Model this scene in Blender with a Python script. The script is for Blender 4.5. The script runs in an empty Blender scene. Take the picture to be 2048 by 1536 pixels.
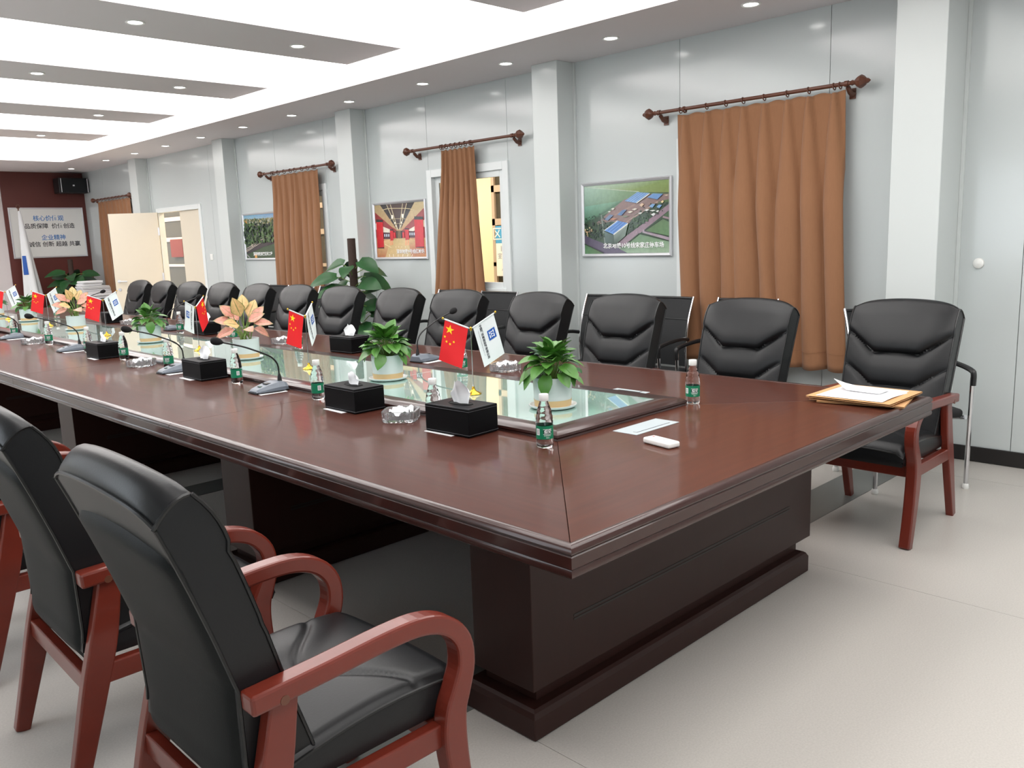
import bpy, math, random
from mathutils import Vector, Matrix
random.seed(7)
C = bpy.context.scene.collection
S = bpy.context.scene
PI = math.pi

# ------------------------------------------------------------------ camera, world, lights, exposure
R = [(0.71003228, -0.70329916, -0.03499227), (-0.14441225, -0.09679801, -0.98477167), (0.68920191, 0.70427299, -0.17029472)]
cam = bpy.data.cameras.new('camera')
cam.sensor_width = 36.0
cam.lens = 1698.87 / 2048 * 36
cam.clip_end = 200
co = bpy.data.objects.new('camera', cam)
C.objects.link(co)
m = Matrix.Identity(4)
for i in range(3):
    m[i][0], m[i][1], m[i][2] = R[0][i], -R[1][i], -R[2][i]
m[2][3] = 1.47
co.matrix_world = m
S.camera = co

w = bpy.data.worlds.new('daylight')
S.world = w
w.use_nodes = True
bg = w.node_tree.nodes['Background']
bg.inputs[0].default_value = (0.86, 0.93, 1.0, 1)
bg.inputs[1].default_value = 4.0

CEIL_L = 3.5
DOWN_L = 22.0
WARM_W = 18.0
S.view_settings.view_transform = 'Standard'
S.view_settings.look = 'None'
S.view_settings.exposure = 0.0
S.view_settings.gamma = 1.0
S.view_settings.use_curve_mapping = False
try:
    S.cycles.max_bounces = 10
    S.cycles.diffuse_bounces = 5
    S.cycles.glossy_bounces = 4
    S.cycles.transmission_bounces = 8
    S.cycles.caustics_reflective = False
    S.cycles.caustics_refractive = False
    S.cycles.sample_clamp_indirect = 6.0
except Exception:
    pass


def area_light(name, loc, rot, sx, sy, power, col):
    l = bpy.data.lights.new(name, 'AREA')
    l.shape = 'RECTANGLE'
    l.size, l.size_y = sx, sy
    l.energy = power
    l.color = col
    o = bpy.data.objects.new(name, l)
    C.objects.link(o)
    o.location = loc
    o.rotation_euler = rot
    return o


# added warm area lights, in place of daylight in the passage outside
for yy in (3.5, 8.2, 13.0, 17.5):
    area_light('passage_daylight_fill', (6.45, yy, 2.62), (0, 0, 0), 0.5, 3.6, WARM_W * 3.6, (1.0, 0.83, 0.62))


# ------------------------------------------------------------------ helpers
def lin(r, g, b):
    f = lambda c: (c / 255 / 12.92) if c <= 10 else ((c / 255 + 0.055) / 1.055) ** 2.4
    return (f(r), f(g), f(b), 1)


MATS = {}


def mat(name, col, rough=0.5, metal=0.0, coat=0.0, coat_rough=0.05, spec=0.5, var=0.06, vscale=8.0, bump=0.0, bscale=60.0,
        trans=0.0, ior=1.5, emit=0.0, ecol=None, sheen=0.0, stretch=None, attr=None, var2=None, alpha=1.0):
    if name in MATS:
        return MATS[name]
    mt = bpy.data.materials.new(name)
    mt.use_nodes = True
    nt = mt.node_tree
    N, L = nt.nodes, nt.links
    b = N['Principled BSDF']
    b.inputs['Roughness'].default_value = rough
    b.inputs['Metallic'].default_value = metal
    b.inputs['Coat Weight'].default_value = coat
    b.inputs['Coat Roughness'].default_value = coat_rough
    b.inputs['Specular IOR Level'].default_value = spec
    b.inputs['Transmission Weight'].default_value = trans
    b.inputs['IOR'].default_value = ior
    if sheen:
        b.inputs['Sheen Weight'].default_value = sheen
        b.inputs['Sheen Roughness'].default_value = 0.5
    if emit:
        b.inputs['Emission Color'].default_value = ecol or col
        b.inputs['Emission Strength'].default_value = emit
    tc = N.new('ShaderNodeTexCoord')
    mp = N.new('ShaderNodeMapping')
    L.new(tc.outputs['Object'], mp.inputs['Vector'])
    if stretch:
        mp.inputs['Scale'].default_value = stretch
    nz = N.new('ShaderNodeTexNoise')
    nz.inputs['Scale'].default_value = vscale
    nz.inputs['Detail'].default_value = 5
    L.new(mp.outputs[0], nz.inputs['Vector'])
    mx = N.new('ShaderNodeMix')
    mx.data_type = 'RGBA'
    L.new(nz.outputs['Fac'], mx.inputs['Factor'])
    k1, k2 = 1 - var, 1 + var
    if attr:
        at = N.new('ShaderNodeAttribute')
        at.attribute_name = attr
        mul = N.new('ShaderNodeMix')
        mul.data_type = 'RGBA'
        mul.blend_type = 'MULTIPLY'
        mul.inputs['Factor'].default_value = 1.0
        mx.inputs[6].default_value = (k1, k1, k1, 1)
        mx.inputs[7].default_value = (k2, k2, k2, 1)
        L.new(at.outputs['Color'], mul.inputs[6])
        L.new(mx.outputs[2], mul.inputs[7])
        L.new(mul.outputs[2], b.inputs['Base Color'])
    else:
        mx.inputs[6].default_value = (col[0] * k1, col[1] * k1, col[2] * k1, 1)
        c2 = var2 or (col[0] * k2, col[1] * k2, col[2] * k2, 1)
        mx.inputs[7].default_value = c2
        L.new(mx.outputs[2], b.inputs['Base Color'])
    if bump:
        n2 = N.new('ShaderNodeTexNoise')
        n2.inputs['Scale'].default_value = bscale
        n2.inputs['Detail'].default_value = 3
        L.new(mp.outputs[0], n2.inputs['Vector'])
        bp = N.new('ShaderNodeBump')
        bp.inputs['Strength'].default_value = bump
        bp.inputs['Distance'].default_value = 0.002
        L.new(n2.outputs['Fac'], bp.inputs['Height'])
        L.new(bp.outputs[0], b.inputs['Normal'])
    MATS[name] = mt
    return mt


class G:
    """collects shapes that become ONE mesh"""

    def __init__(s):
        s.v, s.f, s.m, s.c = [], [], [], None

    def add(s, vs, fs, mi=0, cols=None):
        b = len(s.v)
        s.v += [tuple(x) for x in vs]
        s.f += [tuple(i + b for i in f) for f in fs]
        s.m += [mi] * len(fs)
        if cols is not None:
            if s.c is None:
                s.c = [(1, 1, 1, 1)] * b
            s.c += cols
        elif s.c is not None:
            s.c += [(1, 1, 1, 1)] * len(vs)
        return s

    def box(s, x0, x1, y0, y1, z0, z1, mi=0):
        v = [(x, y, z) for x in (x0, x1) for y in (y0, y1) for z in (z0, z1)]
        return s.add(v, [(0, 1, 3, 2), (4, 6, 7, 5), (0, 4, 5, 1), (2, 3, 7, 6), (0, 2, 6, 4), (1, 5, 7, 3)], mi)

    def hexa(s, p, mi=0):
        """8 points: bottom 4 counter-clockwise, top 4 counter-clockwise"""
        return s.add(p, [(3, 2, 1, 0), (4, 5, 6, 7), (0, 1, 5, 4), (1, 2, 6, 5), (2, 3, 7, 6), (3, 0, 4, 7)], mi)

    def tube(s, pts, r, n=8, mi=0, closed=False):
        P = [Vector(p) for p in pts]
        k = len(P)
        rr = r if isinstance(r, (list, tuple)) else [r] * k
        vs, fs = [], []
        up = None
        for i in range(k):
            if closed:
                t = P[(i + 1) % k] - P[i - 1]
            else:
                t = P[min(i + 1, k - 1)] - P[max(i - 1, 0)]
            t.normalize()
            if up is None:
                up = t.orthogonal().normalized()
            else:
                up = (up - t * up.dot(t))
                up = up.normalized() if up.length > 1e-6 else t.orthogonal().normalized()
            sd = t.cross(up)
            for j in range(n):
                a = 2 * PI * j / n
                vs.append(P[i] + (up * math.cos(a) + sd * math.sin(a)) * rr[i])
        for i in range(k if closed else k - 1):
            for j in range(n):
                a, b2 = i * n + j, i * n + (j + 1) % n
                c, d = ((i + 1) % k) * n + (j + 1) % n, ((i + 1) % k) * n + j
                fs.append((a, b2, c, d))
        if not closed:
            fs.append(tuple(range(n - 1, -1, -1)))
            fs.append(tuple((k - 1) * n + j for j in range(n)))
        return s.add(vs, fs, mi)

    def lathe(s, prof, n=20, mi=0, c=(0, 0, 0), axis='z', cap=True):
        vs, fs = [], []
        for r, z in prof:
            for j in range(n):
                a = 2 * PI * j / n
                x, y = r * math.cos(a), r * math.sin(a)
                p = (x, y, z) if axis == 'z' else ((z, x, y) if axis == 'x' else (y, z, x))
                vs.append((p[0] + c[0], p[1] + c[1], p[2] + c[2]))
        k = len(prof)
        for i in range(k - 1):
            for j in range(n):
                fs.append((i * n + j, i * n + (j + 1) % n, (i + 1) * n + (j + 1) % n, (i + 1) * n + j))
        if cap and prof[0][0] > 1e-5:
            fs.append(tuple(range(n - 1, -1, -1)))
        if cap and prof[-1][0] > 1e-5:
            fs.append(tuple((k - 1) * n + j for j in range(n)))
        return s.add(vs, fs, mi)

    def grid(s, fn, nu, nv, mi=0, cfn=None):
        vs = [fn(i / nu, j / nv) for j in range(nv + 1) for i in range(nu + 1)]
        fs = [(j * (nu + 1) + i, j * (nu + 1) + i + 1, (j + 1) * (nu + 1) + i + 1, (j + 1) * (nu + 1) + i) for j in range(nv) for i in range(nu)]
        cols = [cfn(i / nu, j / nv) for j in range(nv + 1) for i in range(nu + 1)] if cfn else None
        return s.add(vs, fs, mi, cols)

    def ribbon(s, path, wid, mi=0, c0=True, c1=True, lo=0, hi=None):
        """path: (x, z, thickness) list swept as a band of width wid along y"""
        k = len(path)
        vs, fs = [], []
        for i, (x, z, t) in enumerate(path):
            a, b = path[max(i - 1, 0)], path[min(i + 1, k - 1)]
            if i < lo or (hi is not None and i > hi):
                continue
            d = Vector((b[0] - a[0], 0, b[1] - a[1])).normalized()
            n = Vector((-d.z, 0, d.x))
            for y, q in ((-wid / 2, .5), (wid / 2, .5), (wid / 2, -.5), (-wid / 2, -.5)):
                vs.append((x + n.x * t * q, y, z + n.z * t * q))
        k = len(vs) // 4
        for i in range(k - 1):
            for j in range(4):
                fs.append((i * 4 + j, i * 4 + (j + 1) % 4, i * 4 + 4 + (j + 1) % 4, i * 4 + 4 + j))
        if c0:
            fs.append((3, 2, 1, 0))
        if c1:
            fs.append(tuple((k - 1) * 4 + j for j in range(4)))
        return s.add(vs, fs, mi)

    def shift(s, dx=0, dy=0, dz=0):
        s.v = [(x + dx, y + dy, z + dz) for x, y, z in s.v]
        return s

    def xf(s, M):
        s.v = [tuple(M @ Vector(p)) for p in s.v]
        return s


def smooth_path(pts, n=4):
    out = []
    k = len(pts)
    for i in range(k - 1):
        p0, p1, p2, p3 = pts[max(i - 1, 0)], pts[i], pts[i + 1], pts[min(i + 2, k - 1)]
        for j in range(n):
            t = j / n
            out.append(tuple(0.5 * (2 * b + (c - a) * t + (2 * a - 5 * b + 4 * c - d) * t * t + (3 * b - a - 3 * c + d) * t ** 3) for a, b, c, d in zip(p0, p1, p2, p3)))
    out.append(tuple(pts[-1]))
    return out


def mesh(name, g, mats, smooth=False):
    me = bpy.data.meshes.new(name)
    me.from_pydata(g.v, [], g.f)
    for mt in (mats if isinstance(mats, (list, tuple)) else [mats]):
        me.materials.append(mt)
    if any(g.m):
        me.polygons.foreach_set('material_index', g.m)
    if g.c is not None:
        a = me.color_attributes.new('Col', 'FLOAT_COLOR', 'POINT')
        a.data.foreach_set('color', [x for c in g.c for x in c])
    me.update()
    if smooth:
        me.polygons.foreach_set('use_smooth', [True] * len(me.polygons))
        try:
            me.set_sharp_from_angle(angle=math.radians(smooth if smooth is not True else 40))
        except Exception:
            pass
    return me


def obj(name, g, mats, parent=None, smooth=False, bevel=0, label=None, loc=None, bseg=2):
    me = g if isinstance(g, bpy.types.Mesh) else mesh(name, g, mats, smooth)
    o = bpy.data.objects.new(name, me)
    C.objects.link(o)
    if parent is not None:
        o.parent = parent
    if loc:
        o.location = loc
    if label:
        o['label'] = label
    if bevel:
        b = o.modifiers.new('bevel', 'BEVEL')
        b.width = bevel
        b.segments = bseg
        b.limit_method = 'ANGLE'
        b.angle_limit = math.radians(50)
    return o


def thing(name, label, cat, loc=(0, 0, 0), rotz=0, group=None):
    o = bpy.data.objects.new(name, None)
    C.objects.link(o)
    o.location = loc
    o.rotation_euler = (0, 0, rotz)
    o['label'] = label
    o['category'] = cat
    if group:
        o['group'] = group
    return o


def tag(o, label, cat, group=None, loc=None, rotz=None):
    o['label'] = label
    o['category'] = cat
    if group:
        o['group'] = group
    if loc:
        o.location = loc
    if rotz is not None:
        o.rotation_euler = (0, 0, rotz)
    return o


def dup(root, loc=None, rotz=None, label=None):
    r = root.copy()
    C.objects.link(r)
    if loc:
        r.location = loc
    if rotz is not None:
        r.rotation_euler = (0, 0, rotz)
    if label:
        r['label'] = label
    for ch in list(root.children):
        c = ch.copy()
        C.objects.link(c)
        c.parent = r
        for gch in list(ch.children):
            d = gch.copy()
            C.objects.link(d)
            d.parent = c
    return r


def struct(name, g=None, mats=None, parent=None, smooth=False, bevel=0):
    if g is None:
        o = bpy.data.objects.new(name, None)
        C.objects.link(o)
        if parent:
            o.parent = parent
    else:
        o = obj(name, g, mats, parent, smooth, bevel)
    if parent is None:
        o['kind'] = 'structure'
    return o


def text_mesh(body, size, extrude=0.0004, align='CENTER', shear=0.0, bold=0.0):
    cu = bpy.data.curves.new('lettering', 'FONT')
    cu.body = body
    cu.size = size
    cu.align_x = align
    cu.align_y = 'CENTER'
    cu.extrude = extrude
    cu.shear = shear
    cu.offset = bold
    cu.resolution_u = 2
    o = bpy.data.objects.new('lettering', cu)
    C.objects.link(o)
    bpy.context.view_layer.update()
    me = bpy.data.meshes.new_from_object(o.evaluated_get(bpy.context.evaluated_depsgraph_get()))
    bpy.data.objects.remove(o)
    bpy.data.curves.remove(cu)
    return me


def text_g(*a, **k):
    me = text_mesh(*a, **k)
    g = G()
    g.add([tuple(v.co) for v in me.vertices], [tuple(p.vertices) for p in me.polygons])
    bpy.data.meshes.remove(me)
    return g


ORD = ['first', 'second', 'third', 'fourth', 'fifth', 'sixth', 'seventh', 'eighth', 'ninth', 'tenth', 'eleventh', 'twelfth', 'thirteenth']

# ------------------------------------------------------------------ materials
M_wall = mat('wall_panel_paint', lin(197, 203, 203), 0.15, spec=0.55, var=0.015, vscale=1.5, bump=0.04, bscale=6)
M_gap = mat('panel_gap', lin(120, 124, 124), 0.6)
M_col = mat('column_paint', lin(206, 211, 210), 0.25, spec=0.5, var=0.015, vscale=2)
M_soffit = mat('ceiling_paint', lin(226, 219, 221), 0.7, var=0.01)
M_light = mat('luminous_ceiling_film', (0.9, 0.9, 0.9, 1), 0.6, emit=CEIL_L, ecol=(1.0, 0.985, 0.96, 1), var=0.0)
M_lamp = mat('lamp_glow', (1, 1, 1, 1), 0.5, emit=DOWN_L, ecol=(1, 0.97, 0.95, 1), var=0)
M_white = mat('white_plastic', lin(235, 235, 232), 0.35, var=0.02)
M_floor = mat('vinyl_floor', lin(189, 184, 178), 0.34, spec=0.4, var=0.16, vscale=160, bump=0.02, bscale=120)
M_strip = mat('floor_cover_steel', lin(118, 120, 117), 0.35, metal=0.2, var=0.08, vscale=5)
M_black = mat('black_plastic', lin(24, 24, 26), 0.4)
M_base = mat('baseboard_vinyl', lin(30, 27, 27), 0.4)
M_brownwall = mat('brown_wall_panel', lin(92, 40, 34), 0.45, var=0.08, vscale=3)
M_pink = mat('pale_end_wall', lin(214, 206, 206), 0.5, var=0.01)
M_table = mat('dark_walnut_top', lin(72, 37, 28), 0.5, coat=0.45, coat_rough=0.095, spec=0.1, var=0.28, vscale=3.0, stretch=(14, 0.9, 6))
M_tableX = mat('dark_walnut_cross', lin(78, 41, 29), 0.5, coat=0.45, coat_rough=0.095, spec=0.1, var=0.28, vscale=3.0, stretch=(0.9, 14, 6))
M_tedge = mat('table_moulding', lin(52, 24, 19), 0.34, spec=.3, coat=0.5, coat_rough=0.08, var=0.15, vscale=3, stretch=(4, 4, 4))
M_ped = mat('pedestal_veneer', lin(46, 24, 20), 0.4, spec=.22, coat=0.08, coat_rough=0.15, var=0.14, vscale=4, stretch=(6, 6, 1))
M_pane = mat('glass_inlay', lin(152, 184, 173), 0.03, spec=0.6, coat=1.0, coat_rough=0.01, var=0.02, vscale=2)
M_gedge = mat('glass_edge', lin(20, 50, 44), 0.1)
M_leather = mat('black_leather', lin(20, 21, 23), 0.36, spec=0.34, var=0.10, vscale=30, bump=0.10, bscale=220)
M_leather2 = mat('black_leather_back', lin(15, 18, 19), 0.52, spec=0.16, var=0.10, vscale=30, bump=0.12, bscale=260)
M_pipe = mat('leather_piping', lin(14, 15, 16), 0.3)
M_cwood = mat('mahogany_wood', lin(108, 40, 28), 0.32, spec=.35, coat=0.35, coat_rough=0.12, var=0.16, vscale=5, stretch=(3, 12, 3))
M_curtain = mat('brown_curtain_cloth', lin(146, 104, 75), 0.85, sheen=0.15, var=0.08, vscale=40, stretch=(3, 3, 0.4), bump=0.15, bscale=300, spec=0.2)
M_rod = mat('brown_rod_wood', lin(96, 56, 40), 0.35, var=0.15, vscale=20)
M_chrome = mat('chrome', lin(215, 215, 218), 0.12, metal=1.0, var=0.02)
M_silver = mat('silver_frame', lin(222, 222, 226), 0.3, metal=0.6, var=0.03)
M_gold = mat('gold', lin(214, 170, 60), 0.18, metal=1.0, var=0.05)
M_meshb = mat('black_mesh_cloth', lin(24, 26, 28), 0.75, var=0.25, vscale=300, bump=0.3, bscale=500)
M_red = mat('flag_red', lin(228, 26, 34), 0.6, var=0.04, vscale=20)
M_yel = mat('flag_yellow', lin(255, 214, 30), 0.6)
M_flagw = mat('flag_white', lin(232, 234, 236), 0.6, var=0.02)
M_blue = mat('emblem_blue', lin(22, 84, 172), 0.5)
M_ink = mat('dark_ink', lin(38, 40, 50), 0.6)
M_inkb = mat('blue_ink', lin(42, 118, 188), 0.6)
M_inkw = mat('white_ink', lin(245, 246, 246), 0.6)
M_paper = mat('white_paper', lin(242, 242, 244), 0.7, var=0.02)
M_tissue = mat('tissue_paper', lin(248, 248, 250), 0.8, var=0.01, sheen=0.3)
M_kraft = mat('kraft_paper', lin(198, 152, 104), 0.75, var=0.08, vscale=30)
M_pot = mat('pot_glaze', lin(212, 217, 218), 0.35, var=0.02)
M_potb = mat('pot_band', lin(214, 182, 134), 0.5, var=0.08, vscale=20)
M_soil = mat('dark_soil', lin(44, 40, 32), 0.9, var=0.3, vscale=60)
M_leaf = mat('pothos_leaf', lin(58, 112, 44), 0.38, spec=0.5, var=0.3, vscale=14, var2=lin(96, 150, 62))
M_leafd = mat('climber_leaf', lin(28, 70, 36), 0.36, spec=0.4, var=0.3, vscale=6, var2=lin(48, 96, 50))
M_leafp = mat('pink_leaf', (1, 1, 1, 1), 0.4, attr='Col', var=0.4, vscale=60)
M_stem = mat('green_stem', lin(112, 140, 66), 0.5)
M_pole = mat('coir_pole', lin(62, 48, 42), 0.95, var=0.3, vscale=60, bump=0.6, bscale=90)
M_pet = mat('clear_bottle', (0.97, 0.99, 0.99, 1), 0.02, trans=1.0, ior=1.33, var=0)
M_crystal = mat('crystal_glass', (0.97, 0.98, 1.0, 1), 0.05, trans=0.84, ior=1.5, var=0)
M_green = mat('label_green', lin(6, 120, 84), 0.4, var=0.08, vscale=20)
M_greend = mat('label_dark_green', lin(4, 66, 48), 0.4)
M_mic = mat('mic_grey', lin(104, 112, 122), 0.4, var=0.05)
M_foam = mat('mic_foam', lin(14, 14, 16), 0.95, var=0.3, vscale=200, bump=0.4, bscale=400)
M_lbox = mat('black_leatherette', lin(9, 9, 11), 0.5, spec=.12, var=0.1, vscale=60, bump=0.08, bscale=300)
M_stitch = mat('pale_stitching', lin(110, 110, 115), 0.7)
M_plate = mat('grey_plate', lin(186, 196, 200), 0.35, metal=0.15, var=0.03)
M_frame = mat('window_upvc', lin(224, 228, 228), 0.35, var=0.01)
M_door = mat('door_cream', lin(220, 210, 192), 0.35, var=0.02)
M_glass = mat('window_glass', (1, 1, 1, 1), 0.0, trans=1.0, ior=1.05, var=0)
M_ext = mat('passage_wall_yellow', lin(248, 234, 204), 0.6, var=0.02)
M_extf = mat('passage_frame_grey', lin(188, 172, 160), 0.5)
M_extd = mat('passage_dark_glass', lin(78, 74, 66), 0.5, spec=.2)
M_extfl = mat('passage_floor', lin(206, 200, 184), 0.7, var=0.06)
M_print = mat('poster_print', (1, 1, 1, 1), 0.25, attr='Col', var=0.22, vscale=30, coat=0.3)

# ------------------------------------------------------------------ room shell
XW, XL, YF, YN, ZS, ZT = 5.6, -0.65, 16.65, -1.6, 2.875, 3.15
ZL = 2.94
EDGE = 4.685

fl = struct('floor', G().box(XL - .1, XW + .1, YN - .1, YF + .1, -0.12, -0.004), M_gap)
for a, b in ((XL, -0.17), (-0.168, 1.63), (1.632, 3.415), (3.417, 5.2), (5.202, XW)):
    obj('vinyl_sheet', G().box(a, b, YN, YF, -0.004, 0.0), M_floor, fl)
for k in range(5):
    y = 1.885 + 2.985 * k
    obj('cover_plate', G().box(XL, XW - .01, y, y + .25, 0.0, 0.0025), M_strip, fl)

# window-side wall: one panel per sheet, holes for windows and the double door
wr = struct('wall_right')
WIN = [(2.66, 3.80, .95, 2.13), (5.69, 6.80, .95, 2.13), (8.70, 9.79, .95, 2.13), (14.42, 15.62, .95, 2.13)]
DOOR = (12.0, 13.5, 0.0, 2.07)
cuts = [YN, -0.9, 0.29, 1.454, 2.647, 3.813, 4.98, 5.671, 6.815, 7.99, 8.675, 9.80, 10.96, 11.62, 13.62, 14.38, 15.66, YF]
for a, b in zip(cuts, cuts[1:]):
    a2, b2 = a + .002, b - .002
    hole = None
    for hA, hB, z0, z1 in WIN + [DOOR]:
        if hA >= a - .01 and hB <= b + .01:
            hole = (hA, hB, z0, z1)
    g = G()
    if hole:
        hA, hB, z0, z1 = hole
        if z0 > 0:
            g.box(XW, XW + .08, a2, b2, 0, z0)
        g.box(XW, XW + .08, a2, b2, z1, ZS + .06)
        g.box(XW, XW + .08, a2, hA, z0, z1)
        g.box(XW, XW + .08, hB, b2, z0, z1)
    else:
        g.box(XW, XW + .08, a2, b2, 0, ZS + .06)
    obj('panel', g, M_wall, wr)
    # dark joint strip behind each seam
    if a > YN:
        obj('joint', G().box(XW + .012, XW + .03, a - .006, a + .006, 0, ZS), M_gap, wr)

for k, (y, d) in enumerate(((1.815, .33), (4.86, .21), (7.846, .19), (10.81, .18), (13.72, .18))):
    cl = struct('column', G().box(XW - d, XW - .001, y, y + .285, 0, ZS), M_col, bevel=.004)
    tr = struct('trim_%d' % (k + 1), G().box(XW - .016, XW - .001, y - .022, y - .001, 0, ZS - .001), M_col)

bb = G()
for a, b in ((YN, 1.79), (2.105, 4.835), (5.15, 7.82), (8.135, 10.785), (11.1, 11.93), (13.57, 13.69), (14.01, YF)):
    bb.box(XW - .014, XW - .0005, a, b, 0.003, .095)
struct('baseboard_right', bb, M_base, bevel=.003)

# far wall with brown cladding beside the corner
struct('wall_far', G().box(XL - .1, XW + .1, YF, YF + .1, 0, ZT), M_pink)
struct('trim_20', G().box(4.262, XW - .002, YF - .03, YF - .001, 0, ZS - .002), M_brownwall)
struct('wall_near', G().box(XL - .1, XW + .1, YN - .1, YN, 0, ZT), M_wall)
# left wall with open windows that let the daylight in
g = G()
LW = [(-1.0, .1), (2.66, 3.80), (5.69, 6.80), (8.70, 9.79), (11.7, 12.8), (14.5, 15.6)]
prev = YN
for a, b in LW:
    g.box(XL - .1, XL, prev, a, 0, ZT)
    g.box(XL - .1, XL, a, b, 0, .95)
    g.box(XL - .1, XL, a, b, 2.13, ZT)
    prev = b
g.box(XL - .1, XL, prev, YF, 0, ZT)
struct('wall_left', g, M_wall)

# ceiling: dropped soffit ring, luminous tray, floating beams
ce = struct('ceiling', G().box(XL - .1, XW + .1, YN - .1, YF + .1, ZT + .01, ZT + .12), M_soffit)
TX0, TY0, TY1 = 0.32, -0.7, 14.67
sg = G()
sg.box(EDGE, XW + .05, YN, YF, ZS, ZL)
sg.box(XL, TX0, YN, YF, ZS, ZL)
sg.box(TX0, EDGE, TY1, YF, ZS, ZL)
sg.box(TX0, EDGE, YN, TY0, ZS, ZL)
obj('soffit', sg, M_soffit, ce)
BEAMS = [1.79, 3.95, 6.105, 8.26, 10.39, 12.48]
prev = TY0 - .25
for a, b in zip([TY0 - .25] + BEAMS, BEAMS + [TY1 + .25]):
    obj('light_panel', G().box(TX0 - .25, 4.95, a + .002, b - .002, ZT - .01, ZT), M_light, ce)
for yb in BEAMS:
    bm_ = obj('beam', G().box(.53, 4.487, yb - .39, yb + .39, 3.0, 3.022), M_soffit, ce)
    hg = G()
    for x in (.9, 2.5, 4.1):
        hg.tube([(x, yb, 3.02), (x, yb, ZT - .01)], .006, 6)
    obj('hanger', hg, M_white, bm_)

cg = G()
cg.box(4.97, 5.0, TY0 - .28, TY1 + .3, ZL, ZT)
cg.box(TX0 - .3, TX0 - .27, TY0 - .28, TY1 + .3, ZL, ZT)
cg.box(TX0 - .27, 4.97, TY1 + .27, TY1 + .3, ZL, ZT)
obj('cove_wall', cg, M_white, ce)
dl = thing('downlight', '', 'lamp', (0, 0, 0), 0, 'recessed ceiling downlights')
obj('trim_ring', G().lathe([(.046, -.001), (.062, -.001), (.064, -.006), (.058, -.009), (.047, -.006)], 20, cap=False), M_white, dl, True)
obj('lens', G().lathe([(.0, -.004), (.047, -.004), (.047, -.001)], 20, cap=False), M_lamp, dl)
first = True
DL = [(5.14, y, ZS, 'white recessed downlight in the soffit along the window wall, %s from the camera' % ORD[i]) for i, y in
      enumerate((2.964, 4.097, 5.192, 6.276, 7.453, 8.564, 9.678, 10.807, 11.897, 12.985, 14.128, 15.727))]
for kb, nm in ((2, 'nearest two-lamp beam'), (3, 'second two-lamp beam')):
    for x, side in ((2.515, 'away from the windows'), (3.765, 'towards the windows')):
        DL.append((x, BEAMS[kb], 3.0, 'white recessed downlight in the %s, the lamp %s' % (nm, side)))
DL.append((3.755, BEAMS[4], 3.0, 'single white downlight in the third visible ceiling beam'))
DL.append((3.755, BEAMS[5], 3.0, 'single white downlight in the farthest ceiling beam'))
for x, y, z, lb in DL:
    if first:
        dl.location = (x, y, z)
        dl['label'] = lb
        first = False
    else:
        dup(dl, (x, y, z), 0, lb)

# ------------------------------------------------------------------ windows and door
def window(n, a, b, z0, z1, sash=False):
    r = struct('window_%d' % n)
    g = G()
    t, p = .075, .022
    for y0, y1, q0, q1 in ((a - .03, a + t - .03, z0 - .03, z1 + .03), (b - t + .03, b + .03, z0 - .03, z1 + .03), (a + t - .03, b - t + .03, z0 - .03, z0 + t - .03), (a + t - .03, b - t + .03, z1 - t + .03, z1 + .03)):
        g.box(XW - p, XW + .06, y0, y1, q0, q1)
    obj('frame', g, M_frame, r, bevel=.004)
    mid = (a + b) / 2
    # fixed light on the far half, sliding sash on the near half
    for k, (s0, s1, x) in enumerate(((mid - .03, b - t + .03, XW + .028), (a + t - .03, mid + .03, XW + .0))):
        g = G()
        fw = .058
        zz0, zz1 = z0 + t - .03, z1 - t + .03
        for y0, y1, q0, q1 in ((s0, s0 + fw, zz0, zz1), (s1 - fw, s1, zz0, zz1), (s0 + fw, s1 - fw, zz0, zz0 + fw), (s0 + fw, s1 - fw, zz1 - fw, zz1)):
            g.box(x, x + .024, y0, y1, q0, q1)
        f = obj('sash', g, M_frame, r, bevel=.003)
        obj('pane', G().box(x + .009, x + .014, s0 + fw, s1 - fw, zz0 + fw, zz1 - fw), M_glass, f)
    return r


for n, wdw in enumerate(WIN):
    window(n + 1, *wdw)

dr = struct('door_1')
g = G()
DA, DB, DZ = DOOR[0], DOOR[1], DOOR[3]
for y0, y1, q0, q1 in ((DA - .03, DA + .045, 0, DZ + .03), (DB - .045, DB + .03, 0, DZ + .03), (DA + .045, DB - .045, DZ - .04, DZ + .03)):
    g.box(XW - .012, XW + .08, y0, y1, q0, q1)
obj('frame', g, M_frame, dr, bevel=.004)
obj('fixed_leaf', G().box(XW + .02, XW + .06, DA + .047, 12.75, .005, DZ - .042), M_door, dr, bevel=.002)
# open leaf hinged on the far jamb
lw = math.hypot(.59, .44)
lf = obj('leaf', G().box(0, lw, -.02, .02, .012, 2.04), M_door, dr, bevel=.002)
lf.location = (XW - .014, 13.47, 0)
lf.rotation_euler = (0, 0, math.atan2(.46, -.59))
obj('edge_strip', G().box(lw, lw + .004, -.02, .02, .012, 2.04), M_black, lf)
hg = G()
hg.lathe([(.0, 0), (.026, 0), (.026, .008), (.0, .008)], 16, c=(lw - .06, .02, 1.0), axis='y')
hg.tube([(lw - .06, .028, 1.0), (lw - .06, .05, 1.0), (lw - .075, .055, 1.0), (lw - .19, .055, .995)], .009, 8)
hg.lathe([(.0, 0), (.024, 0), (.024, .008), (.0, .008)], 16, c=(lw - .06, .02, .87), axis='y')
obj('handle', hg, M_silver, lf, True)
hh = G()
for z in (.35, 1.05, 1.75):
    hh.box(-.012, .012, .016, .03, z - .06, z + .06)
obj('hinge', hh, M_silver, lf)

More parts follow.
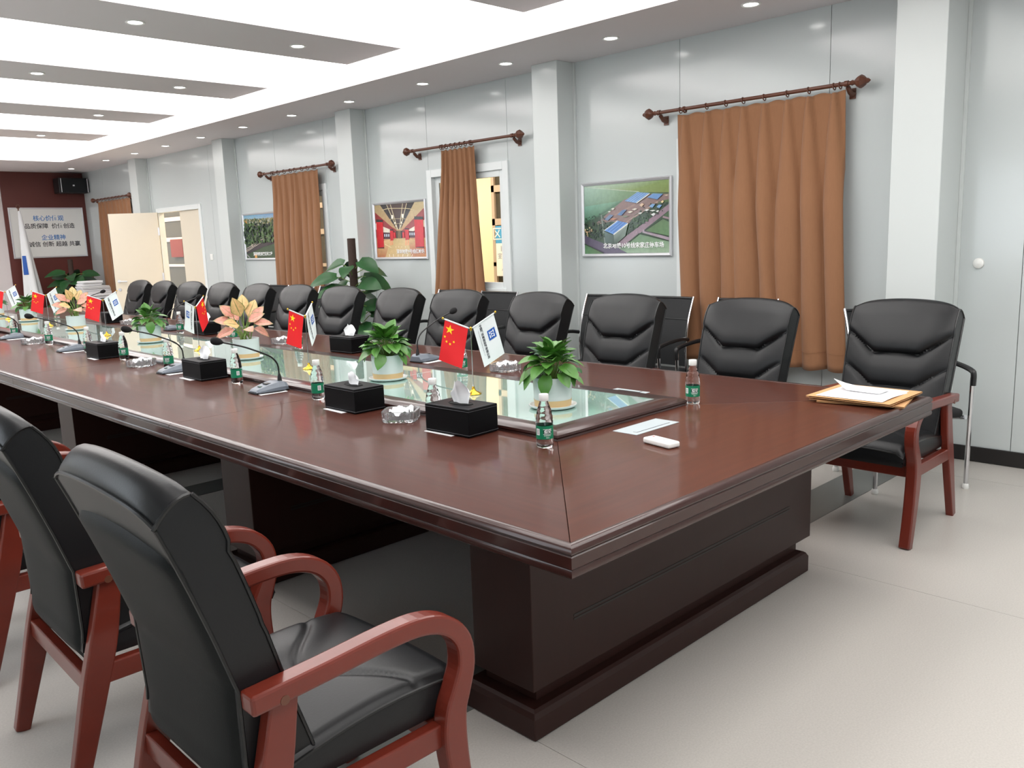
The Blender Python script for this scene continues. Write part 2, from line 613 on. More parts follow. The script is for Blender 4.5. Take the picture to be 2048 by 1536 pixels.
# passage outside
ex = struct('floor_outside', G().box(XW + .085, 9.0, 2.0, 24, -.12, -.01), M_extfl)
struct('sky_block_outside', G().box(XW + .085, 7.6, 2.0, 24, 2.7, 2.8), M_ext)  # unseen roof slab, added to keep sky light out of the passage
ew = struct('wall_outside')
obj('panel', G().box(7.4, 7.5, 2.0, 24, -.01, 2.7), M_ext, ew)
obj('panel', G().box(XW + .085, 7.5, 2.0, 2.1, -.01, 2.7), M_ext, ew)
obj('panel', G().box(XW + .085, 7.5, 23.9, 24, -.01, 2.7), M_ext, ew)


def ext_window(n, y0, y1, sign):
    r = struct('window_%d' % n)
    g = G()
    for a, b, q0, q1 in ((y0, y0 + .05, .3, 2.62), (y1 - .05, y1, .3, 2.62), (y0, y1, .3, .36), (y0, y1, 1.62, 1.70), (y0, y1, 1.12, 1.17), (y0, y1, 2.02, 2.10), (y0, y1, 2.56, 2.62)):
        g.box(7.35, 7.398, a, b, q0, q1)
    obj('frame', g, M_extf, r)
    obj('pane', G().box(7.38, 7.396, y0 + .05, y1 - .05, .36, 2.56), M_extd, r)
    return r


ext_window(5, 6.55, 7.76, True)
ext_window(6, 16.55, 17.75, False)
ext_window(7, 11.2, 12.4, False)
nb = thing('notice_board', 'blue and white notice sign seen through the window beside the narrow curtain', 'sign', (7.34, 7.33, 1.36))
obj('header', G().box(-.006, 0, -.36, .36, .04, .25), mat('sign_blue', lin(70, 160, 220), .5), nb)
obj('board', G().box(-.006, 0, -.36, .36, -.36, .04), M_paper, nb)
RX = Matrix.Rotation(PI / 2, 4, 'X')
RW = Matrix.Rotation(-PI / 2, 4, 'Z') @ RX      # lettering on a wall that faces -X: reads along -Y
obj('lettering', text_g('区 · 务', .17).xf(Matrix.Translation((-.0068, .18, .145)) @ RW), M_inkw, nb)
for kk, (s, z, sz) in enumerate((('目 〇', -.03, .075), ('室 眉 号', -.12, .075), ('· 三 六', -.22, .04), ('人 口 日', -.28, .04))):
    obj('lettering', text_g(s, sz).xf(Matrix.Translation((-.0068, .2, z)) @ RW), mat('sign_grey', lin(120, 140, 170), .6), nb)
bn = thing('red_banner', 'red cloth hanging behind the glass seen through the open door', 'banner', (7.335, 17.0, 1.36))
obj('cloth', G().box(-.008, .0, -.36, .2, -.05, .30), mat('red_cloth', lin(118, 56, 52), .8), bn)

# ------------------------------------------------------------------ wall fittings
t = thing('light_switch', 'white rocker light switch on the wall beside the door', 'switch', (XW - .001, 11.77, 1.34))
obj('plate', G().box(-.008, 0, -.043, .043, -.043, .043), M_white, t, bevel=.003)
obj('rocker', G().box(-.013, -.008, -.03, .03, -.03, .03), M_white, t, bevel=.002)
g = G().lathe([(.0, -.022), (.02, -.02), (.03, -.012), (.032, 0)], 20, axis='x')
tag(obj('wall_stopper', g, M_white, smooth=True), 'small round white knob on the wall right of the end chair', 'knob', None, (XW - .001, 1.688, 1.218))

# curtains and rods
def rod(y0, y1, label, rings, z=2.355):
    r = thing('curtain_rod', label, 'curtain rod', (XW - .1, 0, z), 0, 'brown wooden curtain rods')
    obj('pole', G().tube([(0, y0 + .1, 0), (0, y1 - .1, 0)], .0135, 10), M_rod, r, True)
    for s, y in ((1, y1 - .1), (-1, y0 + .1)):
        pr = [(.013, 0), (.018, .008), (.014, .018), (.014, .026), (.026, .036), (.040, .056), (.042, .068), (.032, .086), (.017, .100), (.014, .112), (.005, .122), (0, .126)]
        g = G().lathe(pr, 8, axis='y')
        if s < 0:
            g.v = [(x, -yy, zz) for x, yy, zz in g.v]
            g.f = [tuple(reversed(f)) for f in g.f]
        obj('finial', g.shift(0, y, 0), M_rod, r, 30)
        yb = y - s * .028
        b = G().tube([(.099, yb, -.055), (.055, yb, -.05), (.02, yb, -.02)], [.022, .016, .015], 10)
        b.box(.09, .0985, yb - .02, yb + .02, -.085, -.02)
        b.tube([(0, yb - .012, 0), (0, yb + .012, 0)], .019, 10)
        obj('bracket', b, M_rod, r, True)
    for y in rings:
        pts = [(.021 * math.cos(a), y + .004 * math.sin(a), -.006 + .021 * math.sin(a)) for a in [2 * PI * i / 14 for i in range(14)]]
        obj('ring', G().tube(pts, .0038, 6, closed=True), M_rod, r, True)
    return r


def curtain(y0, y1, b0, b1, z1, z0, label, pleats, amp, seed, hemgap=.1):
    """pleated cloth: y0..y1 at the top, b0..b1 at the bottom"""
    rnd = random.Random(seed)
    cen = [(i + .5 + rnd.uniform(-.12, .12)) / pleats for i in range(pleats)]
    ph = [rnd.uniform(-.35, .35) for _ in range(pleats)]
    am = [rnd.uniform(.75, 1.2) for _ in range(pleats)]

    def fold(u, v):
        s = 0
        for i, c in enumerate(cen):
            wdt = (.09 + .41 * min(1, v * 2.6) ** .7) / pleats
            c2 = c + ph[i] * .3 / pleats * v
            d = abs((u - c2) / wdt)
            if d < 1:
                s = max(s, am[i] * (1 - d * d) ** .5)
        return s

    def pt(u, v):
        z = z1 + (z0 - z1) * v
        e = min(1.0, max(0, v)) ** 1.3
        y = (y0 + (y1 - y0) * u) * (1 - e) + (b0 + (b1 - b0) * u) * e
        a = amp * (.45 + .55 * min(1, v * 2.5))
        f = fold(u, v)
        x = -a * f + .010 * math.sin(u * 9 + v * 4 + seed) * v
        y += .016 * math.sin(u * pleats * 3.1 + v * 4 + seed) * v * min(u, 1 - u) * 4 + .010 * math.sin(v * 7 + u * 11) * v * min(u, 1 - u) * 4
        z += -.012 * math.exp(-((v) * 30) ** 2) * math.sin((u * pleats) * PI) ** 2 + .006 * math.sin(u * pleats * 5 + seed) * v
        return (XW - .085 + x, y, z)
    nu = pleats * 18
    g = G().grid(pt, nu, 44)
    o = obj('curtain', g, M_curtain, None, 180)
    so = o.modifiers.new('cloth', 'SOLIDIFY')
    so.thickness = .004
    hp = [pt(i / nu, 1 - hemgap / (z1 - z0)) for i in range(nu + 1)]
    obj('hem', G().tube([(x - .001, y, z) for x, y, z in hp], .0016, 4), M_curtain, o, True)
    tag(o, label, 'curtain', 'brown pleated curtains')
    return [y0 + (y1 - y0) * c for c in cen]


rg = curtain(2.50, 3.775, 2.42, 3.72, 2.322, .505, 'wide brown pleated curtain drawn closed behind the chairs near the right', 8, .062, 3, .12)
rod(2.36, 4.06, 'brown rod over the wide closed curtain near the right', rg + [3.74, 3.70, 2.53])
rg = curtain(6.03, 6.505, 5.93, 6.74, 2.322, .60, 'narrow bunched brown curtain hanging half across the open bright window', 7, .05, 5)
rod(5.38, 7.06, 'brown rod over the narrow bunched curtain and bright window', rg + [6.49, 6.05])
rg = curtain(8.72, 9.765, 8.74, 9.87, 2.322, .60, 'brown curtain hanging between the bridge picture and the pole plant', 8, .05, 9)
rod(8.36, 10.05, 'brown rod over the curtain beside the pole plant', rg + [9.73, 8.75])
rg = curtain(14.32, 15.75, 14.25, 15.72, 2.322, .45, 'far brown curtain behind the open cream door', 9, .05, 12)
rod(14.24, 15.96, 'far brown rod over the curtain behind the open door', rg + [15.7])

# ------------------------------------------------------------------ framed pictures
class Print:
    def __init__(s, w, h, quad):
        s.w, s.h, s.q, s.g, s.k = w, h, quad, G(), 0

    def uv(s, x, y):
        (x0, y0), (x1, y1), (x2, y2), (x3, y3) = s.q     # TL TR BR BL in crop pixels
        u, v = .5, .5
        for _ in range(8):
            px = (1 - u) * (1 - v) * x0 + u * (1 - v) * x1 + u * v * x2 + (1 - u) * v * x3
            py = (1 - u) * (1 - v) * y0 + u * (1 - v) * y1 + u * v * y2 + (1 - u) * v * y3
            ax, ay = (1 - v) * (x1 - x0) + v * (x2 - x3), (1 - v) * (y1 - y0) + v * (y2 - y3)
            bx, by = (1 - u) * (x3 - x0) + u * (x2 - x1), (1 - u) * (y3 - y0) + u * (y2 - y1)
            det = ax * by - ay * bx
            u += ((x - px) * by - (y - py) * bx) / det
            v += (ax * (y - py) - ay * (x - px)) / det
        return min(1, max(0, u)), min(1, max(0, v))

    def xy(s, x, y):
        u, v = s.uv(x, y)
        return (.5 - u) * s.w, (.5 - v) * s.h

    def poly(s, pts, col):
        s.k += 1
        vs = []
        for p in pts:
            yy, zz = s.xy(*p)
            vs.append((-.0001 * s.k * .5, yy, zz))
        cols = [lin(*c) for c in col] if isinstance(col[0], (tuple, list)) else [lin(*col)] * len(pts)
        s.g.add(vs, [tuple(range(len(vs)))], 0, cols)

    def line(s, a, b, wd, col):
        dx, dy = b[0] - a[0], b[1] - a[1]
        n = math.hypot(dx, dy)
        ox, oy = -dy / n * wd / 2, dx / n * wd / 2
        s.poly([(a[0] + ox, a[1] + oy), (b[0] + ox, b[1] + oy), (b[0] - ox, b[1] - oy), (a[0] - ox, a[1] - oy)], col)

    def blobs(s, pts, r, n, cols, seed):
        rnd = random.Random(seed)
        xs, ys = [p[0] for p in pts], [p[1] for p in pts]

        def inside(x, y):
            c = False
            j = len(pts) - 1
            for i in range(len(pts)):
                if (pts[i][1] > y) != (pts[j][1] > y) and x < (pts[j][0] - pts[i][0]) * (y - pts[i][1]) / (pts[j][1] - pts[i][1]) + pts[i][0]:
                    c = not c
                j = i
            return c
        for _ in range(n):
            x, y = rnd.uniform(min(xs), max(xs)), rnd.uniform(min(ys), max(ys))
            if inside(x, y):
                q = rnd.uniform(.5, 1) * r
                s.poly([(x + q * math.cos(a) * rnd.uniform(.7, 1.2), y + q * math.sin(a) * rnd.uniform(.7, 1.2)) for a in [i * 2 * PI / 6 for i in range(6)]], rnd.choice(cols))
        s.k = s.k % 60


def picture(label, yc, zc, w, h, pr):
    r = thing('framed_picture', label, 'picture', (XW - .001, yc, zc), 0, 'silver framed pictures on the window wall')
    b = .026
    W2, H2 = w / 2, h / 2
    prof = [(0, -.0), (0, -.016), (b * .35, -.024), (b * .7, -.018), (b, -.012), (b, -.0)]
    cor = [(W2, H2), (-W2, H2), (-W2, -H2), (W2, -H2)]
    for k in range(4):
        a, c = cor[k], cor[(k + 1) % 4]
        vs = []
        for (cy, cz) in (a, c):
            for o_, x in prof:
                vs.append((x, cy - math.copysign(o_, cy), cz - math.copysign(o_, cz)))
        n = len(prof)
        fs = [(i, i + 1, n + i + 1, n + i) for i in range(n - 1)] + [(n - 1, 0, n, 2 * n - 1)]
        obj('frame_bar', G().add(vs, fs), M_silver, r)
    obj('backing', G().box(-.006, 0, -W2 + .01, W2 - .01, -H2 + .01, H2 - .01), M_black, r)
    o = obj('print', pr.g, M_print, r)
    o.location = (-.0075, 0, 0)
    return r


# aerial view of a depot
p = Print(.86, .56, ((197, 335), (1490, 220), (1490, 1345), (212, 1360)))
Q = p.q
p.poly([(197, 335), (1490, 220), (1490, 420), (900, 410), (200, 350)], [(186, 206, 190), (120, 142, 78), (116, 132, 66), (128, 146, 92), (184, 206, 190)])
p.poly([(200, 350), (900, 405), (1490, 430), (1490, 800), (900, 800), (205, 900)], [(176, 204, 190), (118, 146, 110), (80, 104, 56), (58, 82, 52), (46, 78, 58), (62, 104, 78)])
p.poly([(205, 640), (700, 560), (830, 540), (480, 760), (210, 900)], [(132, 176, 158), (110, 150, 122), (74, 108, 80), (48, 84, 62), (58, 102, 76)])
p.poly([(207, 880), (560, 740), (1490, 560), (1490, 1345), (212, 1360)], (52, 74, 54))
p.line((260, 350), (1060, 408), 7, (196, 206, 196))
p.poly([(390, 890), (830, 530), (1120, 440), (1490, 440), (1490, 520), (1330, 560), (1000, 760), (900, 900), (640, 860), (450, 900)], (132, 108, 104))
p.line((420, 905), (1000, 600), 26, (150, 124, 116))
p.line((860, 880), (1330, 560), 22, (160, 138, 126))
p.line((900, 860), (1390, 540), 10, (110, 88, 86))
p.poly([(212, 1075), (330, 1130), (520, 1200), (800, 1290), (880, 1345), (520, 1360), (212, 1200)], (86, 76, 98))
p.poly([(720, 1190), (1240, 800), (1490, 590), (1490, 690), (1290, 860), (800, 1260)], (140, 118, 130))
p.line((1110, 1010), (1490, 1130), 46, (162, 146, 158))
p.line((1400, 790), (1490, 815), 30, (150, 128, 136))
p.poly([(1140, 1000), (1390, 820), (1490, 870), (1490, 1085)], [(88, 116, 76), (92, 118, 84), (98, 128, 90), (96, 132, 90)])
p.poly([(890, 1190), (1070, 1055), (1490, 1165), (1490, 1345), (880, 1345), (760, 1285)], [(96, 128, 92), (100, 132, 96), (130, 158, 128), (150, 172, 146), (140, 164, 138), (98, 124, 98)])
p.poly([(1420, 770), (1490, 700), (1490, 795)], (70, 98, 64))
p.poly([(212, 1215), (400, 1300), (500, 1358), (212, 1360)], [(88, 130, 92), (92, 98, 60), (84, 110, 72), (98, 140, 100)])
p.blobs([(215, 900), (560, 790), (640, 900), (520, 1180), (350, 1120), (215, 1050)], 22, 170, [(30, 50, 36), (42, 62, 44), (56, 76, 50), (34, 44, 38)], 1)
p.blobs([(215, 820), (500, 740), (560, 790), (215, 900)], 16, 90, [(38, 68, 50), (52, 84, 62)], 2)
p.blobs([(900, 950), (1000, 780), (1230, 760), (1240, 810), (880, 1060)], 20, 160, [(36, 58, 40), (50, 74, 48), (66, 94, 60)], 3)
p.blobs([(1050, 690), (1290, 560), (1490, 540), (1400, 700), (1240, 800)], 16, 110, [(34, 46, 38), (48, 58, 46), (90, 92, 84)], 4)
for a, b in (((1140, 1005), (1390, 825)), ((1150, 1010), (1490, 1090)), ((1060, 1045), (1490, 1165)), ((890, 1190), (1060, 1050)), ((212, 1210), (520, 1345))):
    for i in range(26):
        f = i / 25
        x, y = a[0] + (b[0] - a[0]) * f, a[1] + (b[1] - a[1]) * f
        p.poly([(x - 8, y + 6), (x, y - 12), (x + 8, y + 6)], (44, 60, 44))
for pts, c in ((((850, 550), (1040, 415), (1225, 430), (1030, 580)), (122, 160, 206)), (((1185, 495), (1270, 435), (1415, 440), (1330, 525)), (104, 142, 190)),
               (((535, 1000), (740, 850), (900, 885), (680, 1060)), (92, 140, 206)), (((735, 760), (820, 685), (885, 680), (800, 770)), (84, 116, 160)),
               (((540, 830), (620, 755), (680, 765), (590, 850)), (104, 124, 156)), (((1215, 630), (1260, 590), (1300, 600), (1260, 655)), (120, 160, 200)),
               (((1320, 640), (1350, 605), (1400, 610), (1360, 660)), (116, 156, 200))):
    p.poly(pts, c)
for k in range(5):
    a, b = (870 + k * 40, 548 + k * 5), (1060 + k * 38, 420 + k * 3)
    p.line(a, b, 5, (76, 108, 160))
for k in range(3):
    p.line((590 + 40 * k, 1000 + 18 * k), (775 + 42 * k, 862 + 9 * k), 9, (60, 96, 160))
p.line((535, 1000), (740, 852), 10, (214, 222, 224))
p.line((680, 1065), (902, 892), 20, (210, 214, 206))
p.line((1030, 580), (1222, 436), 14, (214, 214, 204))
p.poly([(535, 1015), (680, 1068), (690, 1210), (550, 1185)], [(88, 110, 104), (60, 80, 70), (44, 62, 46), (70, 92, 86)])
p.poly([(682, 1070), (900, 905), (862, 1080), (740, 1190), (692, 1210)], [(120, 134, 124), (130, 146, 138), (104, 122, 110), (70, 90, 70), (52, 70, 52)])
for x, y, a, b, c in ((1070, 580, 70, 60, (206, 178, 150)), (890, 700, 90, 34, (214, 206, 190)), (960, 660, 80, 30, (218, 212, 198)), (1140, 675, 80, 26, (230, 230, 226)), (1220, 685, 90, 22, (232, 232, 228)),
                      (1240, 730, 70, 50, (214, 216, 214)), (1050, 720, 70, 30, (206, 206, 200)), (640, 655, 60, 30, (216, 214, 200)), (590, 700, 50, 22, (206, 204, 196)), (1380, 540, 46, 44, (220, 200, 150)),
                      (1430, 455, 60, 14, (216, 206, 176)), (620, 810, 120, 30, (186, 128, 96)), (800, 770, 120, 26, (120, 132, 110)), (1310, 690, 50, 30, (226, 228, 226))):
    p.poly([(x, y + b * .5), (x + a * .6, y), (x + a, y + b * .3), (x + a * .5, y + b)], c)
p.blobs([(215, 990), (360, 930), (330, 1020), (270, 1090)], 13, 60, [(190, 160, 120), (120, 100, 84), (210, 190, 150)], 8)
p.line((480, 760), (540, 1210), 20, (120, 132, 124))
r = picture('largest framed picture: aerial view of a railway depot with blue roofs', 4.336, 1.587, .912, .612, p)
cap = text_g('北京地铁10号线宋家庄停车场', .047, bold=.0009)
yy, zz = p.xy(968, 1232)
obj('caption', cap.xf(Matrix.Translation((-.0125, yy, zz)) @ RW), M_inkw, r)

# metro hall with red columns
p = Print(.86, .56, ((140, 225), (1230, 130), (1290, 1395), (190, 1400)))
p.poly([(140, 225), (1230, 130), (1290, 1395), (190, 1400)], [(176, 156, 116), (196, 180, 140), (200, 140, 96), (196, 130, 90)])
p.poly([(270, 215), (1030, 145), (730, 760), (640, 760)], (54, 48, 48))
p.poly([(430, 205), (860, 165), (720, 760), (650, 760)], (78, 60, 56))
p.poly([(140, 380), (520, 700), (640, 780), (640, 960), (140, 960)], (146, 50, 52))
p.poly([(1235, 270), (900, 640), (760, 790), (760, 960), (1260, 960)], (150, 60, 60))
p.poly([(330, 700), (500, 770), (500, 860), (330, 830)], (226, 218, 200))
p.poly([(1040, 690), (890, 780), (890, 850), (1040, 790)], (232, 224, 206))
p.poly([(1190, 580), (1250, 540), (1255, 720), (1200, 700)], (222, 206, 180))
p.poly([(150, 640), (185, 620), (190, 780), (160, 760)], (226, 206, 196))
for x0, x1, y0, y1 in ((340, 500, 830, 980), (900, 1040, 800, 950)):
    p.poly([(x0, y0), (x1, y0 + 10), (x1, y1), (x0, y1)], (72, 34, 44))
    for k in range(3):
        xx = x0 + 20 + k * 45
        p.poly([(xx, y0 + 40), (xx + 26, y0 + 40), (xx + 26, y0 + 100), (xx, y0 + 100)], (196, 204, 220))
p.poly([(200, 1180), (360, 1020), (560, 975), (900, 965), (1060, 1010), (1290, 1180), (1290, 1395), (190, 1400)], [(206, 150, 104), (222, 186, 132), (206, 180, 126), (206, 180, 126), (214, 170, 118), (190, 112, 80), (196, 140, 98), (186, 120, 80)])
p.poly([(500, 1010), (570, 985), (860, 985), (900, 1010), (960, 1395), (380, 1398)], [(214, 190, 134), (196, 172, 118), (196, 172, 118), (214, 186, 130), (206, 178, 132), (214, 180, 128)])
for a, b in (((505, 1020), (510, 1130)), ((540, 1000), (548, 1120)), ((850, 1000), (845, 1130)), ((900, 1010), (890, 1130))):
    p.line(a, b, 26, (232, 156, 112))
p.line((370, 1100), (520, 1180), 14, (240, 214, 160))
for x in (470, 560, 670, 780, 890, 990):
    p.line((x, 1330), (x + (680 - x) * .06, 1385), 12, (250, 236, 210))
for x in (620, 680, 750, 830):
    p.line((x, 1150), (x + 4, 1180), 10, (246, 226, 180))
p.poly([(625, 795), (770, 795), (760, 970), (640, 970)], (120, 96, 66))
p.poly([(635, 800), (662, 800), (660, 970), (640, 970)], (34, 28, 26))
p.poly([(730, 800), (768, 800), (765, 965), (738, 965)], (36, 30, 28))
for (a, b) in (((425, 210), (660, 770)), ((510, 205), (670, 770)), ((780, 180), (705, 770)), ((868, 175), (720, 770))):
    p.line(a, b, 13, (214, 200, 166))
for (x, y, ww, hh2) in ((550, 480, 46, 80), (780, 460, 40, 90), (608, 620, 26, 40), (750, 610, 24, 40), (630, 690, 20, 26), (735, 685, 18, 26)):
    p.poly([(x - ww / 2, y - hh2 / 2), (x + ww / 2, y - hh2 / 2), (x + ww / 2, y + hh2 / 2), (x - ww / 2, y + hh2 / 2)], (250, 240, 226))
for y, a, b in ((330, 330, 1030), (545, 490, 890), (650, 560, 830)):
    pts = [(a + (b - a) * i / 8, y - 40 * (1 - (2 * i / 8 - 1) ** 4) * (b - a) / 700) for i in range(9)]
    for q0, q1 in zip(pts, pts[1:]):
        p.line(q0, q1, 14 * (b - a) / 700, (206, 190, 152))
for x0, x1, y0, y1 in ((185, 335, 600, 1190), (1030, 1215, 545, 1185), (495, 565, 790, 1020), (830, 910, 770, 1005), (575, 615, 830, 970), (770, 815, 830, 965)):
    sk = (x1 - x0) * .14 * (1 if x0 < 690 else -.6)
    p.poly([(x0, y0), (x1, y0), (x1 + 20 * (x1 - x0) / 150, y1 - 10), (x0 + 20 * (x1 - x0) / 150, y1)], [(206, 26, 40), (214, 34, 46), (206, 30, 42), (190, 20, 36)])
    p.poly([(x0, y0 - (x1 - x0) * .4), (x1, y0 - (x1 - x0) * .35), (x1, y0), (x0, y0)], (52, 44, 46))
p.poly([(1075, 1165), (1235, 1165), (1235, 1190), (1075, 1180)], (70, 22, 24))
p.poly([(205, 1180), (360, 1165), (355, 1195), (210, 1195)], (84, 26, 26))
r = picture('framed picture of a metro hall with red columns beside the narrow curtain', 7.328, 1.582, .905, .61, p)
yy, zz = p.xy(945, 1275)
obj('caption', text_g('深圳地铁9号线红岭站', .05, bold=.0009).xf(Matrix.Translation((-.0125, yy, zz)) @ RW), M_inkw, r)

# viaduct among trees
p = Print(.86, .56, ((190, 225), (1650, 90), (1700, 1330), (270, 1335)))
p.poly([(190, 225), (1650, 90), (1655, 260), (190, 340)], [(116, 168, 196), (120, 156, 200), (160, 180, 196), (150, 180, 196)])
p.poly([(190, 330), (700, 280), (1655, 240), (1700, 1330), (270, 1335)], (64, 84, 58))
p.blobs([(190, 320), (1655, 220), (1655, 420), (195, 480)], 40, 260, [(110, 118, 84), (150, 140, 90), (90, 104, 80), (170, 170, 150)], 21)
p.blobs([(195, 430), (1655, 380), (1670, 860), (230, 1000)], 55, 420, [(38, 56, 40), (54, 78, 48), (74, 104, 58), (32, 46, 40), (96, 120, 76)], 22)
p.poly([(245, 350), (455, 350), (450, 420), (240, 440)], (222, 152, 74))
p.poly([(250, 1085), (600, 950), (1000, 820), (1690, 640), (1695, 900), (1050, 1030), (300, 1230)], (62, 54, 58))
for d in (0, 45, 80):
    pts = [(250, 1085 + d), (430, 1030 + d), (620, 950 + d), (820, 880 + d), (1010, 820 + d), (1690, 640 + d)]
    for a, b in zip(pts, pts[1:]):
        p.line(a, b, 12, (220, 208, 190))
p.line((500, 600), (535, 1020), 24, (236, 226, 190))
p.poly([(480, 640), (510, 560), (530, 650)], (170, 90, 60))
p.line((280, 1240), (420, 1330), 30, (160, 156, 160))
p.poly([(640, 1230), (740, 1230), (740, 1330), (640, 1330)], (226, 166, 96))
r = picture('framed picture of a viaduct among trees, partly behind a curtain', 10.29, 1.595, .91, .612, p)
yy, zz = p.xy(1000, 1225)
obj('caption', text_g('深圳地铁高架区间工程', .05, bold=.0009).xf(Matrix.Translation((-.0125, yy, zz)) @ RW), M_inkw, r)

# slogan board, loudspeaker and flag at the far end
wb = thing('slogan_board', 'white framed slogan board with blue and black lettering on brown wall', 'board', (4.928, YF - .032, 1.834))
g = G()
for a, b, q0, q1 in ((-.605, -.58, -.435, .435), (.58, .605, -.435, .435), (-.58, .58, -.435, -.41), (-.58, .58, .41, .435)):
    g.box(a, b, -.02, 0, q0, q1)
obj('frame', g, M_silver, wb, bevel=.003)
obj('panel', G().box(-.58, .58, -.008, 0, -.41, .41), M_white, wb)
for s, x, z, sz, mt in (('核心价值观', .02, .245, .1, M_inkb), ('品质保障  价值创造', .03, .11, .096, M_ink), ('企业精神', .07, -.09, .1, M_inkb), ('诚信 创新 超越 共赢', .08, -.205, .096, M_ink)):
    obj('lettering', text_g(s, sz, bold=.0012).xf(Matrix.Translation((x, -.0085, z)) @ RX), mt, wb)
sp = thing('loudspeaker', 'black loudspeaker on the far brown wall below the ceiling', 'speaker', (5.33, YF - .26, 2.635))
obj('cabinet', G().box(-.24, .24, -.09, .2, -.13, .13), M_black, sp, bevel=.01)
obj('grille', G().box(-.225, .225, -.1, -.09, -.118, .118), mat('speaker_cloth', lin(16, 20, 24), .85, var=.3, vscale=200), sp, bevel=.004)
for x in (-.205, .232):
    obj('side_rail', G().box(x - .006, x + .006, -.106, -.09, -.118, .118), M_silver, sp)
obj('badge', G().box(-.015, .015, -.103, -.1, -.012, .012), M_silver, sp)
obj('bracket', G().box(-.04, .04, .2, .226, -.05, .05), M_black, sp)

ff = thing('standing_flag', 'white flag with blue emblem hanging on a floor pole before the slogan board', 'flag', (4.42, 16.25, 0))
obj('base', G().lathe([(.16, 0), (.16, .02), (.05, .05), (.02, .09)], 20), M_chrome, ff, True)
obj('pole', G().tube([(0, 0, .08), (-.03, 0, 2.24)], .011, 8), M_rod, ff, True)
g = G().tube([(-.03 + .028 * math.cos(a), 0, 2.27 + .028 * math.sin(a)) for a in [i * 2 * PI / 12 for i in range(12)]], .009, 6, closed=True)
obj('finial', g, M_rod, ff, True)


def drape(u, v):
    a = u * PI * 1.9 + .6
    z = 2.2 - 1.45 * v
    r_ = .025 + .15 * v ** .9
    k = 1 + .22 * math.sin(a * 4 + 1) * v
    return (-.02 + .06 * v + r_ * k * math.cos(a) * .75, r_ * k * math.sin(a) * .6, z)


o = obj('cloth', G().grid(drape, 60, 20), M_flagw, ff, 180)
g = G().grid(lambda u, v: (lambda q: (q[0] * 1.0 - .004, q[1] - .006, q[2]))(drape(.49 + u * .13, .52 + v * .22)), 8, 8)
obj('emblem', g, M_blue, ff, True)

# ------------------------------------------------------------------ conference table
X0, X1, Y0, Y1, TZ = 1.385, 3.64, 1.24, 12.45, .76
CX0, CX1, CY0, CY1 = 2.135, 2.925, 1.965, 11.72
tb = thing('conference_table', 'very long dark brown conference table with raised glass-topped centre strip', 'table', (0, 0, 0))
ins = .03
a0, a1, c0, c1 = X0 + ins, X1 - ins, Y0 + ins, Y1 - ins
seams = [3.45, 5.69, 7.93, 10.17]


def slab(p, z0, z1):
    return G().hexa([(x, y, z0) for x, y in p] + [(x, y, z1) for x, y in p])


gp = .0012
TB = .70
for sx in (0, 1):
    xo, xi = (a0, CX0 - .005) if sx == 0 else (CX1 + .005, a1)
    ys = [None] + seams + [None]
    for k in range(len(ys) - 1):
        lo, hi = ys[k], ys[k + 1]
        oy0 = iy0 = (lo or 0) + gp
        oy1 = iy1 = (hi or 0) - gp
        if lo is None:
            oy0, iy0 = c0 + gp, CY0 - .005 + gp
        if hi is None:
            oy1, iy1 = c1 - gp, CY1 + .005 - gp
        if sx == 0:
            pts = [(xo, oy0), (xi, iy0), (xi, iy1), (xo, oy1)]
        else:
            pts = [(xo, iy0), (xi, oy0), (xi, oy1), (xo, iy1)]
        obj('top_panel', slab(pts, TB, TZ), M_table, tb, bevel=.0008, bseg=1)
obj('top_panel', slab([(a0 + gp, c0), (a1 - gp, c0), (CX1 + .005 - gp, CY0 - .005), (CX0 - .005 + gp, CY0 - .005)], TB, TZ), M_tableX, tb, bevel=.0008, bseg=1)
obj('top_panel', slab([(CX0 - .005 + gp, CY1 + .005), (CX1 + .005 - gp, CY1 + .005), (a1 - gp, c1), (a0 + gp, c1)], TB, TZ), M_tableX, tb, bevel=.0008, bseg=1)
# edge moulding: (inset, z)
prof = [(.031, TZ - .004), (.028, TZ + .001), (.020, TZ + .003), (.010, TZ + .001), (.003, TZ - .005), (.0, TZ - .013), (.003, TZ - .019), (.005, TZ - .021), (.002, TZ - .024), (.002, TZ - .052), (.005, TZ - .055),
        (.003, TZ - .058), (.001, TZ - .066), (.003, TZ - .074), (.012, TZ - .081), (.028, TZ - .084), (.07, TZ - .084), (.07, TZ - .062), (.031, TZ - .062)]


def moulding(pA, pB, dA, dB):
    """pA,pB outer corners; dA,dB unit inset directions (x,y) at each end"""
    n = len(prof)
    vs = []
    for pc, d in ((pA, dA), (pB, dB)):
        for i_, z in prof:
            vs.append((pc[0] + d[0] * i_, pc[1] + d[1] * i_, z))
    return G().add(vs, [(i, (i + 1) % n, n + (i + 1) % n, n + i) for i in range(n)] + [tuple(range(n - 1, -1, -1)), tuple(range(n, 2 * n))])


ys = [Y0] + seams + [Y1]
for k in range(5):
    lo, hi = ys[k], ys[k + 1]
    obj('edge_moulding', moulding((X0, hi - (gp if k < 4 else 0)), (X0, lo + (gp if k else 0)), (1, -1 if k == 4 else 0), (1, 1 if k == 0 else 0)), M_tedge, tb, 35)
    obj('edge_moulding', moulding((X1, lo + (gp if k else 0)), (X1, hi - (gp if k < 4 else 0)), (-1, 1 if k == 0 else 0), (-1, -1 if k == 4 else 0)), M_tedge, tb, 35)
obj('edge_moulding', moulding((X0, Y0), (X1, Y0), (1, 1), (-1, 1)), M_tedge, tb, 35)
obj('edge_moulding', moulding((X1, Y1), (X0, Y1), (-1, -1), (1, -1)), M_tedge, tb, 35)
